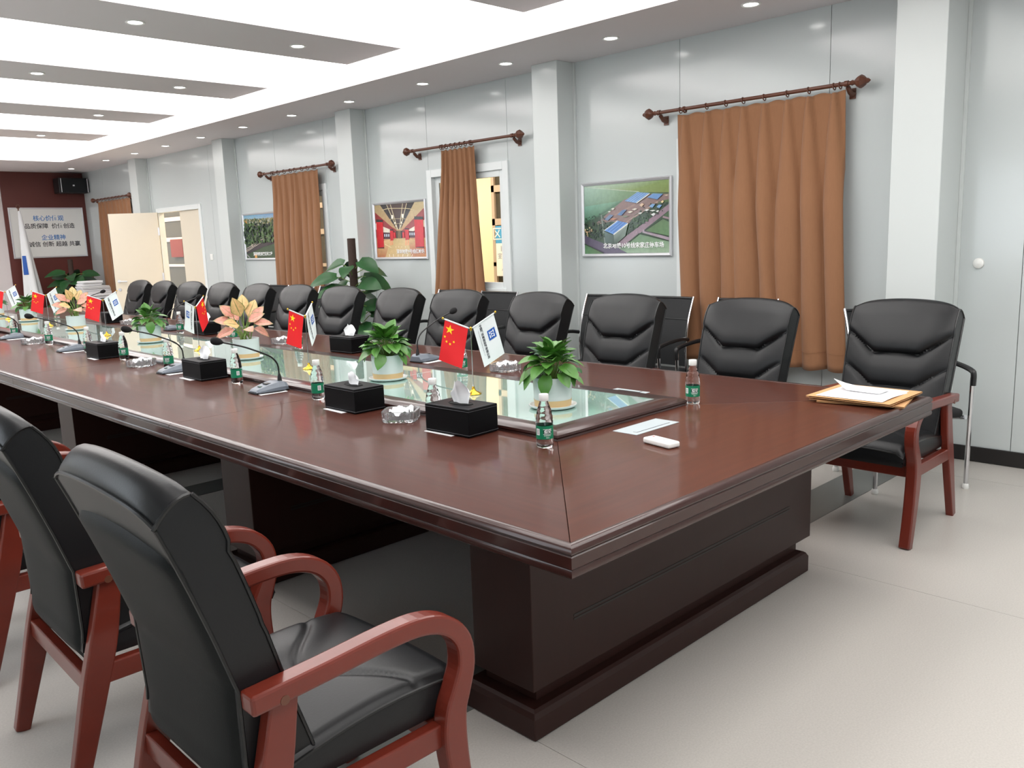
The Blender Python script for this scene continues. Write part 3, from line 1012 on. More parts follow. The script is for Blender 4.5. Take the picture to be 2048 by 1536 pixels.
# raised centre: four mitred rails with rounded outer edge, glass inlays
RZ = .79
rp = [(-.004, .70), (-.004, TZ + .0005), (-.003, TZ + .0005), (.0, TZ + .006), (-.005, TZ + .012), (-.003, TZ + .020), (.006, RZ - .004), (.014, RZ), (.09, RZ), (.09, .74), (.09, .70)]


def rail(pA, pB, dA, dB):
    n = len(rp)
    vs = []
    for pc, d in ((pA, dA), (pB, dB)):
        for i_, z in rp:
            vs.append((pc[0] + d[0] * i_, pc[1] + d[1] * i_, z))
    return G().add(vs, [(i, (i + 1) % n, n + (i + 1) % n, n + i) for i in range(n)] + [tuple(range(n - 1, -1, -1)), tuple(range(n, 2 * n))])


obj('raised_rail', rail((CX0, CY1), (CX0, CY0), (1, -1), (1, 1)), M_tedge, tb, 35)
obj('raised_rail', rail((CX1, CY0), (CX1, CY1), (-1, 1), (-1, -1)), M_tedge, tb, 35)
obj('raised_rail', rail((CX0, CY0), (CX1, CY0), (1, 1), (-1, 1)), M_tedge, tb, 35)
obj('raised_rail', rail((CX1, CY1), (CX0, CY1), (-1, -1), (1, -1)), M_tedge, tb, 35)
gx0, gx1, gy0, gy1 = CX0 + .09, CX1 - .09, CY0 + .09, CY1 - .09
obj('centre_bed', G().box(gx0, gx1, gy0, gy1, .70, RZ - .010), M_gedge, tb)
gs = [gy0] + seams + [gy1]
for k in range(5):
    obj('glass_panel', G().box(gx0 + .002, gx1 - .002, gs[k] + .0015, gs[k + 1] - .0015, RZ - .009, RZ - .0005), M_pane, tb, label='pale green glass sheet', bevel=.001, bseg=1)
# pedestals
for k, y in enumerate((1.64, 3.315, 5.555, 7.80, 10.04, 11.80)):
    pd = obj('pedestal', G().box(1.65, 3.40, y, y + .26, .134, TZ - .06), M_ped, tb, bevel=.003)
    g = G().box(1.68, 3.31, y + .02, y + .24, .085, .134)
    obj('neck', g, M_ped, pd)
    g = G()
    pl = [(.03, .003), (.03, .07), (.022, .085), (.012, .092)]
    b0, b1, e0, e1 = 1.65, 3.30, y, y + .26
    vs, fs = [], []
    for o_, z in pl:
        vs += [(b0 - o_, e0 - o_, z), (b1 + o_, e0 - o_, z), (b1 + o_, e1 + o_, z), (b0 - o_, e1 + o_, z)]
    for i in range(len(pl) - 1):
        for j in range(4):
            fs.append((i * 4 + j, i * 4 + (j + 1) % 4, i * 4 + 4 + (j + 1) % 4, i * 4 + 4 + j))
    fs += [(3, 2, 1, 0), tuple(len(pl) * 4 - 4 + j for j in range(4))]
    obj('plinth', G().add(vs, fs), M_ped, pd, bevel=.003)
    g = G()
    for dz in (-.006, .006):
        g.box(1.835, 3.206, y - .0012, y + .002, .31 + dz - .0034, .31 + dz + .0034)
    obj('groove', g, mat('groove_dark', lin(22, 12, 10), .5), pd)

# ------------------------------------------------------------------ executive armchair (faces +X)
def back_front(z):
    P_ = [(.40, -.10), (.46, -.112), (.56, -.145), (.66, -.176), (.76, -.205), (.86, -.237), (.95, -.268), (1.02, -.294), (1.06, -.314), (1.09, -.338)]
    for (z0, x0), (z1, x1) in zip(P_, P_[1:]):
        if z <= z1:
            f = (z - z0) / (z1 - z0)
            return x0 + (x1 - x0) * f
    return P_[-1][1]


SE1 = [(-1, .925), (-.44, .822), (.42, .822), (1, .925)]
SE2 = [(-1, .765), (-.44, .662), (.42, .662), (1, .765)]


def seam_z(S_, u):
    for (u0, z0), (u1, z1) in zip(S_, S_[1:]):
        if u <= u1:
            return z0 + (z1 - z0) * (u - u0) / (u1 - u0)
    return S_[-1][1]


def hw(z):
    return .238 + .02 * math.sin(max(0, min(1, (z - .42) / .6)) * PI / 2)


def top_z(u):
    return 1.083 - .022 * u * u - .016 * u ** 8


def bfront(u, t):
    """front of the back cushion: u -1..1, t 0..1 bottom to top"""
    zt = top_z(u)
    z = .40 + (zt - .40) * t
    x = back_front(z)
    s1, s2 = seam_z(SE1, u), seam_z(SE2, u)
    cu = (1 - u ** 4)
    if z > s1:
        h = (z - s1) / (zt - s1)
        x += .030 * math.sin(min(1, h / .9) ** .6 * PI) ** .8 * (.25 + .75 * cu) if h < .9 else 0
    elif z > s2:
        h = (z - s2) / (s1 - s2)
        x += .016 * math.sin(h * PI) ** .7 * cu
    else:
        h = (z - .40) / (s2 - .40)
        x += .016 * math.sin(min(1, h) * PI) ** .7 * cu
    for s in (s1, s2):
        x -= .011 * math.exp(-((z - s) / .009) ** 2) * (1 - .75 * abs(u) ** 12)
    if t > .9:
        q = (t - .9) / .1
        x -= .012 * q * q
    return Vector((x, u * hw(z), z))


def brear(u, t):
    zt = top_z(u) - .05
    z = .405 + (zt - .405) * t
    th = .092 + .012 * max(0, (z - .55) / .5) + .30 * max(0, .64 - z)
    return Vector((back_front(z) - th, u * hw(z), z))


def roll(u, q):
    return bfront(u, 1).lerp(brear(u, 1), q) + Vector((-.004, 0, (.012 + .014 * (1 - abs(u) ** 4)) * math.sin(q * PI) ** .8))


def make_chair():
    t = thing('armchair', '', 'chair', (0, 0, 0), 0, 'black leather armchairs around the table')
    # cushion of the back
    NU, NV = 44, 66
    g = G()
    F = [[bfront(-1 + 2 * i / NU, j / NV) for i in range(NU + 1)] for j in range(NV + 1)]
    Bk = [[brear(-1 + 2 * i / NU, j / NV) for i in range(NU + 1)] for j in range(NV + 1)]
    w_ = NU + 1
    vs = [p_ for r_ in F for p_ in r_] + [p_ for r_ in Bk for p_ in r_]
    off = w_ * (NV + 1)
    fs = []
    for j in range(NV):
        for i in range(NU):
            a = j * w_ + i
            fs.append((a, a + 1, a + 1 + w_, a + w_))
            a += off
            fs.append((a, a + w_, a + 1 + w_, a + 1))
    for j in range(NV):
        a = j * w_
        fs.append((a, a + w_, off + a + w_, off + a))
        a += NU
        fs.append((a, off + a, off + a + w_, a + w_))
    rows = [NV * w_]
    for q in range(1, 6):
        rows.append(len(vs))
        for i in range(NU + 1):
            vs.append(roll(-1 + 2 * i / NU, q / 6))
    rows.append(off + NV * w_)
    for i in range(NU):
        fs.append((i, off + i, off + i + 1, i + 1))
        for r0, r1 in zip(rows, rows[1:]):
            fs.append((r0 + i, r0 + i + 1, r1 + i + 1, r1 + i))
    fs.append(tuple(r_ for r_ in rows))
    fs.append(tuple(r_ + NU for r_ in reversed(rows)))
    bk = obj('backrest', g.add(vs, fs), M_leather, t, 50)
    # piping along the edges and seams
    g = G()
    for u in (-1, 1):
        g.tube([bfront(u, .05 + .95 * j / 30) + Vector((0, u * .001, 0)) for j in range(31)], .0042, 6)
        g.tube([brear(u, .05 + .95 * j / 30) + Vector((0, u * .001, 0)) for j in range(31)], .0042, 6)
    g.tube([brear(-1 + 2 * i / 24, 1) + Vector((-.001, 0, .002)) for i in range(25)], .0042, 6)
    for u in (-1, 1):
        g.tube([roll(u, q / 6) for q in range(7)], .0042, 6)
    for Sx in (SE1, SE2):
        pts = []
        for i in range(33):
            u = -1 + 2 * i / 32
            z = seam_z(Sx, u)
            tt = (z - .40) / (top_z(u) - .40)
            pts.append(bfront(u, tt) + Vector((.003, 0, -.002)))
        g.tube(pts, .003, 5)
    obj('piping', g, M_pipe, bk, True)

    # rear shell panel with its own scooped top
    def shell(u, v):
        uu = (2 * u - 1)
        zt = .955 - .03 * uu * uu * (1 if abs(uu) < .9 else 1.4)
        z = .385 + (zt - .385) * v
        wid = (hw(z) + .004) * (.93 + .06 * v)
        th = .092 + .012 * max(0, (z - .55) / .5) + .30 * max(0, .64 - z)
        e = max(0, 1 - abs(uu) ** 5) ** .5
        ev = min(1, v / .06) ** .5 * min(1, (1 - v) / .05) ** .5
        x = back_front(z) - th + .006 - (.024 * e) * ev
        return (x, uu * wid, z)
    obj('back_panel', G().grid(shell, 24, 30), M_leather2, t, 180)

    # seat cushion
    def seat_top(u, v):
        x = -.215 + .51 * u
        y = (-1 + 2 * v) * .248
        e = min(1, min(v, 1 - v) / .05) ** .5
        ex = min(1, (1 - u) / .08) ** .5 if u > .92 else 1
        z = .448 + .030 * math.sin(u * PI * .9) + .012 * u
        yy_ = abs(2 * v - 1)
        z += -.018 * (1 - e) - .03 * (1 - ex) + .010 * (1 - yy_ ** 3)
        sx_ = .085 - .075 * math.cos(yy_ * PI) * (1 if yy_ < .95 else 1)
        z -= .009 * math.exp(-((x - sx_) / .011) ** 2) * (1 - yy_ ** 10)
        return (x, y, z)
    g = G()
    nu, nv = 72, 48
    top = [[seat_top(i / nu, j / nv) for i in range(nu + 1)] for j in range(nv + 1)]
    g.add([q for r_ in top for q in r_], [(j * (nu + 1) + i, j * (nu + 1) + i + 1, (j + 1) * (nu + 1) + i + 1, (j + 1) * (nu + 1) + i) for j in range(nv) for i in range(nu)])
    rim = [top[0][i] for i in range(nu + 1)] + [top[j][nu] for j in range(1, nv + 1)] + [top[nv][i] for i in range(nu - 1, -1, -1)] + [top[j][0] for j in range(nv - 1, 0, -1)]
    k = len(rim)
    cx_, = (.04,)
    lv = []
    for sc_, dz in ((1.012, -.025), (1.012, -.065), (.985, -.088)):
        lv.append([((x - cx_) * sc_ + cx_, y * sc_, z + dz if dz > -.06 else .455 + dz + .012) for x, y, z in rim])
    allr = [rim] + lv
    vs = [q for r_ in allr for q in r_]
    fs = [(a * k + i, (a + 1) * k + i, (a + 1) * k + (i + 1) % k, a * k + (i + 1) % k) for a in range(3) for i in range(k)]
    fs.append(tuple(3 * k + i for i in range(k - 1, -1, -1)))
    g.add(vs, fs)
    st = obj('seat', g, M_leather, t, 50)
    obj('piping', G().tube([(x * 1.0, y, z - .001) for x, y, z in rim[::3]], .0042, 6, closed=True), M_pipe, st, True)

    # bentwood arms that run down into the front legs
    full = [(-.262, .622, .042), (-.10, .629, .042), (.06, .638, .043), (.155, .634, .044), (.222, .608, .045), (.262, .560, .047), (.268, .50, .05), (.250, .445, .056), (.232, .40, .062)]
    low = [(.232, .40, .062), (.226, .34, .066), (.234, .25, .062), (.256, .13, .053), (.286, .0, .046)]
    whole = smooth_path(full + low[1:], 4)
    cut = 4 * (len(full) - 1)
    arm_me = mesh('armrest', G().ribbon(whole, .05, c1=False, hi=cut), M_cwood)
    fl_me = mesh('leg', G().ribbon(whole, .05, c0=False, lo=cut), M_cwood)
    rl_me = mesh('leg', G().ribbon(smooth_path([(-.185, .605, .06), (-.215, .45, .072), (-.250, .32, .07), (-.292, .16, .056), (-.335, .0, .042)], 3), .036), M_cwood)
    for s in (-1, 1):
        am = obj('armrest', arm_me, None, t, bevel=.007, loc=(0, s * .273, 0))
        dg = G()
        for (x, z) in ((-.195, .612),):
            dg.lathe([(.0, s * .0262), (.010, s * .0262), (.0105, s * .022)], 12, c=(x, 0, z), axis='y')
        obj('dowel', dg, M_rod, am)
        obj('leg', fl_me, None, t, bevel=.007, loc=(0, s * .273, 0))
        obj('leg', rl_me, None, t, bevel=.005, loc=(0, s * .262, 0))
        obj('side_rail', G().box(-.235, .215, -.016, .016, .315, .372), M_cwood, t, bevel=.004, loc=(0, s * .262, 0))
    obj('front_rail', G().box(.185, .215, -.25, .25, .315, .368), M_cwood, t, bevel=.004)
    obj('rear_rail', G().box(-.275, -.245, -.246, .246, .295, .35), M_cwood, t, bevel=.004)
    return t


ch0 = make_chair()
used = [False]


def chair(x, y, rz, label):
    if not used[0]:
        used[0] = True
        ch0.location = (x, y, 0)
        ch0.rotation_euler = (0, 0, rz)
        ch0['label'] = label
        return ch0
    return dup(ch0, (x, y, 0), rz, label)


chair(.92, 1.69, 0, 'black leather armchair nearest the camera, seen from behind, red-brown wooden arms')
chair(.92, 2.59, math.radians(-1), 'black leather armchair on the near side, directly behind the nearest one')
chair(.92, 3.49, 0, 'black leather armchair on the near side, third from the front, mostly hidden')
chair(.92, 4.39, 0, 'black leather armchair on the near side, fourth from the front, only an arm showing')
chair(4.14, 1.675, PI, 'black leather armchair alone at the right corner, beside the brown envelopes')
YS = [2.44, 3.335, 4.09, 4.94, 5.69, 6.56, 7.365, 8.15, 9.02, 9.82, 10.6, 11.36]
XS = [3.94, 3.99, 3.97, 3.985, 3.975, 4.0, 4.02, 4.015, 4.06, 4.06, 4.05, 4.06]
for i, (y, x) in enumerate(zip(YS, XS)):
    chair(x, y, PI + math.radians([0, 2, -2, 3, -1, 2, 1, -2, 0, 2, -1, 1][i]), 'black leather armchair on the window side, %s after the chair by the envelopes' % ORD[i])

# ------------------------------------------------------------------ mesh-back visitor chairs (face +X)
def make_visitor():
    t = thing('visitor_chair', '', 'chair', (0, 0, 0), 0, 'black mesh visitor chairs along the window wall')

    def bx(z):
        return -.165 - .02 * math.sin((z - .43) / .55 * PI) * -1 - .09 * max(0, (z - .62) / .36) ** 1.4
    obj('back_mesh', G().grid(lambda u, v: (bx(.47 + .51 * v) - .022 * (1 - (2 * u - 1) ** 2), (2 * u - 1) * .228, .47 + .51 * v), 10, 14), M_meshb, t, True)
    for zz_ in (.975, .82):
        obj('band', G().tube([(bx(zz_) - .022 * (1 - u * u) + .002, u * .228, zz_) for u in [-1 + i / 5 for i in range(11)]], .009 if zz_ > .9 else .004, 6), M_black, t, True)
    obj('seat', G().box(-.2, .235, -.225, .225, .405, .455), M_meshb, t, bevel=.02, bseg=3)
    for s in (-1, 1):
        y = s * .235
        obj('side_frame', G().tube(smooth_path([(bx(.98), y, .985), (bx(.82), y, .82), (bx(.62), y, .62), (-.15, y, .44), (-.10, y, .40), (.18, y, .40)], 4), .008, 8), M_chrome, t, True)
        obj('front_leg', G().tube([(.23, s * .265, .63), (.225, s * .265, .40), (.225, s * .262, .02)], .0125, 8), M_chrome, t, True)
        obj('rear_leg', G().tube(smooth_path([(.19, s * .262, .40), (-.06, s * .262, .33), (-.2, s * .262, .16), (-.25, s * .262, .02)], 4), .0125, 8), M_chrome, t, True)
        obj('armrest', G().tube(smooth_path([(bx(.66) - .01, s * .245, .675), (-.05, s * .262, .69), (.12, s * .266, .68), (.215, s * .266, .665), (.236, s * .266, .645), (.235, s * .266, .585)], 4), [.015] * 21, 8), M_black, t, True)
        for x in (.225, -.25):
            obj('foot', G().lathe([(.017, 0), (.019, .004), (.019, .022), (.014, .03)], 10, c=(x, s * .262, 0)), M_white, t, True)
    return t


v0 = make_visitor()
VY = [(1.845, 'beside the wall behind the corner armchair'), (3.15, 'in front of the wide closed curtain'), (3.84, 'right one of the pair below the depot picture'), (4.41, 'left one of the pair below the depot picture'),
      (5.71, 'below the right half of the bright window'), (6.34, 'below the narrow bunched curtain'), (8.52, 'just left of the pole plant'), (9.13, 'second one left of the pole plant'), (9.72, 'third one left of the pole plant')]
for i, (y, where) in enumerate(VY):
    lb = 'black mesh-back visitor chair with chrome frame, ' + where
    if i == 0:
        v0.location = (4.925, y, 0)
        v0.rotation_euler = (0, 0, math.radians(230))
        v0['label'] = lb
    else:
        dup(v0, (5.16, y * .99, 0), PI, lb)

# ------------------------------------------------------------------ things on the table
# water bottle
prb = [(.0, .004), (.018, .002), (.025, .0), (.0285, .004), (.03, .012), (.0298, .028), (.0292, .031), (.0292, .077), (.0300, .080), (.0300, .090), (.0285, .093), (.0292, .097), (.0282, .110), (.0262, .1125), (.0266, .117),
       (.0235, .132), (.0215, .134), (.0215, .137), (.0175, .149), (.0145, .156), (.014, .163), (.0, .164)]
bt = thing('water_bottle', '', 'bottle', (0, 0, 0), 0, 'green-labelled water bottles on the table')
obj('bottle_body', G().lathe(prb, 24), M_pet, bt, 60)
obj('cap', G().lathe([(.0155, .160), (.0165, .162), (.0165, .180), (.0155, .183), (.0, .1835)], 20), M_white, bt, True, label='white screw cap')
lbp = obj('paper_label', G().lathe([(.0298, .031), (.0298, .077)], 28, cap=False), M_green, bt, True)
lbp.data.polygons.foreach_set('use_smooth', [True] * len(lbp.data.polygons))


def wrap(g, r_, ang, z):
    g.v = [((r_ + pz) * math.cos(ang + px / r_), (r_ + pz) * math.sin(ang + px / r_), z + py) for px, py, pz in g.v]
    return g


def rectg(w_, h_, n=6):
    return G().grid(lambda u, v: ((u - .5) * w_, (v - .5) * h_, 0), n, 1)


for an in (PI * 1.5, PI * .5):
    obj('brand_field', wrap(rectg(.030, .017), .03, an, .057), M_greend, lbp)
    g = G()
    for z in (.0485, .0655):
        b = len(g.v)
        q = wrap(rectg(.031, .0014), .0301, an, z)
        g.add(q.v, q.f)
    obj('brand_border', g, M_inkw, lbp)
    obj('brand_lettering', wrap(text_g('怡宝', .013, extrude=0, shear=.25, bold=.0004), .0302, an, .057), M_inkw, lbp)
    obj('small_lettering', wrap(text_g('饮用纯净水', .0052, extrude=0), .0301, an, .0435), M_inkw, lbp)
    obj('small_lettering', wrap(text_g('350ml', .0048, extrude=0), .0301, an, .0365), M_inkw, lbp)
obj('barcode', wrap(rectg(.015, .022), .0300, PI * 1.12, .056), M_inkw, lbp)
g = G()
for i in range(9):
    q = wrap(G().grid(lambda u, v: ((u - .5) * .011, -.008 + i * .002 + (v - .5) * .0009, 0), 3, 1), .0301, PI * 1.12, .056)
    g.add(q.v, q.f)
obj('barcode_bars', g, M_ink, lbp)
BT = [(2.054, 1.948, 'at the near corner of the raised glass strip', 243), (2.045, 2.53, 'half hidden behind the nearest tissue box', 200), (2.074, 3.409, 'left of the second tissue box, near side', 322), (2.068, 4.19, 'between the nearest microphone and the third tissue box', 327),
      (2.085, 5.09, 'behind the second microphone base', 230), (2.085, 5.80, 'left of the second ashtray', 245), (2.086, 6.474, 'right of the third microphone base', 200), (2.085, 7.36, 'beside the third ashtray', 250), (2.10, 8.36, 'right of the farthest near-side microphone base', 250),
      (2.972, 1.962, 'by the far right corner of the raised strip', 230), (2.975, 3.42, 'behind the nearest red flag', 240), (3.05, 5.22, 'behind the second red flag', 240), (3.03, 6.13, 'behind the pink-leaved plant', 240), (3.06, 7.16, 'behind the white flag of the third flag stand', 240), (3.03, 10.3, 'far away behind the fourth pair of flags', 240)]
for i, (x, y, where, an) in enumerate(BT):
    lb = 'clear water bottle with green label, ' + where
    rz = math.radians(an - 270)
    if i == 0:
        bt.location = (x, y, TZ + .0004)
        bt.rotation_euler = (0, 0, rz)
        bt['label'] = lb
    else:
        dup(bt, (x, y, TZ + .0004), rz, lb)

# tissue box
tx = thing('tissue_box', '', 'tissue box', (0, 0, 0), 0, 'black leather tissue boxes on the table')
bw, bl, bh = .076, .116, .104
obj('box_body', G().box(-bw, bw, -bl, bl, 0, bh), M_lbox, tx, bevel=.003)
g = G()
e = .0008
for z in (.008, bh - .009):
    g.tube([(-bw - e, -bl - e, z), (bw + e, -bl - e, z), (bw + e, bl + e, z), (-bw - e, bl + e, z)], .0006, 4, closed=True)
for q in (.007,):
    g.tube([(-bw + q, -bl + q, bh + e), (bw - q, -bl + q, bh + e), (bw - q, bl - q, bh + e), (-bw + q, bl - q, bh + e)], .0005, 4, closed=True)
obj('stitching', g, M_stitch, tx, label='pale stitching lines')
g = G()
g.add([(.028 * math.cos(a) * (1), .058 * math.sin(a), bh + .0009) for a in [i * 2 * PI / 24 for i in range(24)]], [tuple(range(24))])
obj('slot', g, mat('slot_black', lin(8, 8, 9), .9), tx)
g = G().tube([(.028 * math.cos(a), .058 * math.sin(a), bh + .001) for a in [i * 2 * PI / 28 for i in range(28)]], .0018, 6, closed=True)
obj('slot_rim', g, M_lbox, tx, True)


def tissue_mesh(seed, hgt, lean, spread):
    rnd = random.Random(seed)
    ks = [rnd.uniform(0, 6) for _ in range(4)]

    def f(u, v):
        a = (u - .5)
        z = bh - .004 + hgt * v * (1 - .5 * abs(2 * a) ** 3 * v) + .004 * math.sin(u * 17 + ks[3]) * v
        y = a * (.074 + spread * v * (1.2 - v)) + lean * v * v
        x = .010 * math.sin(u * 8 + ks[0]) * (.4 + v * .5) + .008 * math.sin(v * 4 + u * 4 + ks[1]) * v + .012 * v * math.sin(ks[2])
        return (x, y, z)
    return mesh('tissue', G().grid(f, 20, 14), M_tissue, 180)


tms = [tissue_mesh(1, .092, -.006, .06), tissue_mesh(2, .058, .010, .02), tissue_mesh(3, .078, .006, .10), tissue_mesh(4, .070, .03, .02)]
obj('tissue', tms[0], None, tx, label='white tissue pulled up')
TX = [(2.04, 2.362, 3, 0, 'nearest the camera'), (2.045, 3.07, 0, 1, 'second along the near side'), (2.048, 4.525, 0, 2, 'third along the near side'), (2.048, 6.06, 0, 3, 'fourth along the near side'),
      (2.045, 9.05, 0, 1, 'at the far left edge'), (3.15, 4.74, 4, 2, 'across the glass behind the second green plant'), (3.155, 6.86, 0, 2, 'across the glass behind the third flags'), (3.15, 8.98, -6, 0, 'across the glass behind the fourth flags')]
for i, (x, y, a, tm, where) in enumerate(TX):
    lb = 'black leather tissue box, ' + where
    if i == 0:
        tx.location = (x, y, TZ + .002)
        tx.rotation_euler = (0, 0, math.radians(a))
        tx['label'] = lb
        o = tx
    else:
        o = dup(tx, (x, y, TZ + .002), math.radians(a), lb)
        for ch in o.children:
            if ch.name.startswith('tissue'):
                ch.data = tms[tm]
# paper slips that stick out beneath
for i, (x, y, a, where) in enumerate(((2.02, 2.40, 2, 'nearest tissue box'), (2.02, 3.10, -2, 'second tissue box'), (2.02, 4.57, -2, 'third tissue box'), (2.02, 6.03, -2, 'fourth tissue box'), (2.03, 3.80, -4, 'nearest microphone'), (2.03, 4.88, 4, 'second microphone'), (2.03, 6.66, 2, 'third microphone'), (2.05, 8.16, 0, 'farthest near-side microphone'), (3.15, 3.93, 4, 'microphone across the table'))):
    g = G().box(-.07, .07, -.075, .075, 0, .0012)
    tag(obj('paper_slip', g, M_paper), 'white paper slip under the ' + where, 'paper', 'paper slips under table items', (x, y, TZ + .0004), math.radians(a))

# crystal ashtray
def ashtray(seed):
    g = G()
    n = 48
    s_ = .072

    def sq(k, rr):
        a = 2 * PI * k / n
        c_, sn = math.cos(a), math.sin(a)
        d = (abs(c_) ** 5 + abs(sn) ** 5) ** (-1 / 5)
        return c_ * d * rr, sn * d * rr
    rings = []
    for z, rr, rip in ((0, s_ * .93, 0), (.004, s_ * .97, 1), (.036, s_, 1), (.042, s_ * .985, 0), (.042, s_ * .86, 0), (.036, s_ * .84, 0), (.010, s_ * .76, 0)):
        rings.append([sq(k, rr * (1 - (.025 * rip if k % 2 else 0))) + (z,) for k in range(n)])
    vs = [q for r_ in rings for q in r_]
    fs = [(a * n + k, a * n + (k + 1) % n, (a + 1) * n + (k + 1) % n, (a + 1) * n + k) for a in range(len(rings) - 1) for k in range(n)]
    fs.append(tuple(range(n - 1, -1, -1)))
    fs.append(tuple((len(rings) - 1) * n + k for k in range(n)))
    return g.add(vs, fs)


ah = thing('crystal_ashtray', '', 'ashtray', (0, 0, 0), 0, 'square crystal ashtrays on the table')
obj('dish', ashtray(0), M_crystal, ah)
rnd = random.Random(4)
g = G().grid(lambda u, v: ((u - .5) * .1, (v - .5) * .085, .034 + .012 * math.sin(u * 7) * math.sin(v * 6 + 1) + .010 * math.sin(u * 13 + v * 9)), 12, 12)
obj('crumpled_tissue', g, M_paper, ah)
AT = [(2.025, 2.715, 40, 'between the two nearest tissue boxes'), (2.025, 5.36, 30, 'before the second microphone, near side'), (2.025, 7.55, 36, 'before the third microphone, near side'), (3.155, 3.27, 8, 'across the table behind the nearest white flag'),
      (3.15, 5.60, 20, 'across the table left of the second red flag'), (3.16, 6.47, 10, 'across the table behind the pink plant'), (3.16, 8.55, 14, 'across the table behind the fourth leafy plant')]
for i, (x, y, a, where) in enumerate(AT):
    lb = 'square crystal ashtray with white tissue inside, ' + where
    if i == 0:
        ah.location = (x, y, TZ + .0004)
        ah.rotation_euler = (0, 0, math.radians(a))
        ah['label'] = lb
    else:
        dup(ah, (x, y, TZ + .0004), math.radians(a), lb)

# gooseneck microphone (user sits on -X)
mc = thing('gooseneck_microphone', '', 'microphone', (0, 0, 0), 0, 'gooseneck conference microphones')
g = G()
pr = [(-.095, .004, .012, .040), (-.085, .004, .020, .046), (-.03, .004, .036, .056), (.02, .004, .046, .060), (.055, .004, .044, .056), (.075, .004, .034, .046)]
vs, fs = [], []
for x, z0, z1, wd in pr:
    vs += [(x, -wd, z0), (x, wd, z0), (x, wd, z0 + (z1 - z0) * .45), (x, wd * .72, z1), (x, -wd * .72, z1), (x, -wd, z0 + (z1 - z0) * .45)]
n = 6
for i in range(len(pr) - 1):
    for j in range(n):
        fs.append((i * n + j, i * n + n + j, i * n + n + (j + 1) % n, i * n + (j + 1) % n))
fs += [tuple(range(n)), tuple((len(pr) - 1) * n + j for j in range(n - 1, -1, -1))]
obj('base', G().add(vs, fs), M_mic, mc, bevel=.004)
g = G()
for x, z0, z1, wd in (pr[0], pr[-1]):
    pass
obj('foot_rim', G().add([(x, s * (wd + .002), z) for z in (0, .006) for (x, s, wd) in [(-.098, -1, .040), (-.03, -1, .057), (.02, -1, .061), (.078, -1, .046), (.078, 1, .046), (.02, 1, .061), (-.03, 1, .057), (-.098, 1, .040)]],
    [tuple(range(7, -1, -1)), tuple(range(8, 16))] + [(i, (i + 1) % 8, 8 + (i + 1) % 8, 8 + i) for i in range(8)]), M_black, mc)
ng = smooth_path([(.055, 0, .04), (.054, 0, .075), (.050, 0, .125), (.024, 0, .162), (-.014, 0, .186), (-.07, 0, .212), (-.136, 0, .239), (-.25, 0, .274)], 4)
obj('neck_socket', G().tube([(.055, 0, .035), (.0545, 0, .06), (.054, 0, .078)], [.0125, .010, .0065], 10), M_black, mc, True)
obj('gooseneck', G().tube(ng, .0042, 8), M_black, mc, True)
d = Vector((-.114, 0, .035)).normalized()
hd = G()
pts = [Vector((-.225, 0, .266)) + d * s for s in (0, .006, .018, .03, .042, .052, .058, .061)]
hd.tube(pts, [.006, .010, .0165, .019, .019, .016, .010, .003], 14)
obj('foam_head', hd, M_foam, mc, True)
obj('button', G().box(-.062, -.042, -.012, .012, .028, .031), M_greend, mc, label='small green talk button')
obj('display', G().box(-.03, .0, -.018, .018, .037, .0415), M_black, mc)
MC = [(2.045, 3.80, 0, 'nearest the camera'), (2.043, 4.9, 1, 'second along the near side, beside the third tissue box'), (2.043, 6.69, -2, 'third along the near side'), (2.043, 8.2, 0, 'farthest along the near side, at the left edge'),
      (3.145, 3.95, PI * 180 / PI + 4, 'across the table behind the nearest red flag'), (3.15, 7.5, 180, 'across the table beside the third flags'), (3.15, 9.9, 176, 'far across the table before the open door')]
for i, (x, y, a, where) in enumerate(MC):
    lb = 'black gooseneck microphone on grey base, ' + where
    if i == 0:
        mc.location = (x, y, TZ + .0018)
        mc.rotation_euler = (0, 0, math.radians(a))
        mc['label'] = lb
    else:
        dup(mc, (x, y, TZ + .0018), math.radians(a), lb)

# remote, socket plates, envelopes
rm = thing('remote_control', 'small white remote control lying near the front end of the table', 'remote', (2.308, 1.648, TZ), math.radians(-101))
obj('remote_body', G().box(-.064, .064, -.027, .027, .0008, .021), M_white, rm, bevel=.007, bseg=3)
for x, y, mt in ((-.045, .008, mat('button_red', lin(200, 60, 50), .5)), (-.02, -.009, M_plate), (-.02, .009, M_plate), (.015, 0, M_plate), (.038, -.009, M_plate), (.038, .009, M_plate)):
    obj('button', G().lathe([(.004, .0205), (.004, .022), (.0, .022)], 10, c=(x, y, 0)), mt, rm)


def plate(x, y, sx, sy, label):
    r = thing('socket_plate', label, 'socket', (x, y, TZ), 0, 'flush cable plates in the table top')
    obj('plate', G().box(-sx, sx, -sy, sy, 0, .002), M_plate, r, bevel=.0015)
    g = G().box(-sx * .78, sx * .78, -sy * .62, -sy * .55, .002, .0023)
    g.box(-sx * .78, -sx * .76, -sy * .62, -sy * .3, .002, .0023)
    obj('flap_line', g, M_ink, r)
    return r


plate(2.502, 1.852, .132, .054, 'grey flush cable plate before the raised strip, beside the remote')
r = plate(3.034, 2.343, .034, .093, 'slim grey cable plate across the glass, with a dark slot')
obj('slot', G().box(-.006, .006, -.06, .06, .002, .0026), M_black, r)

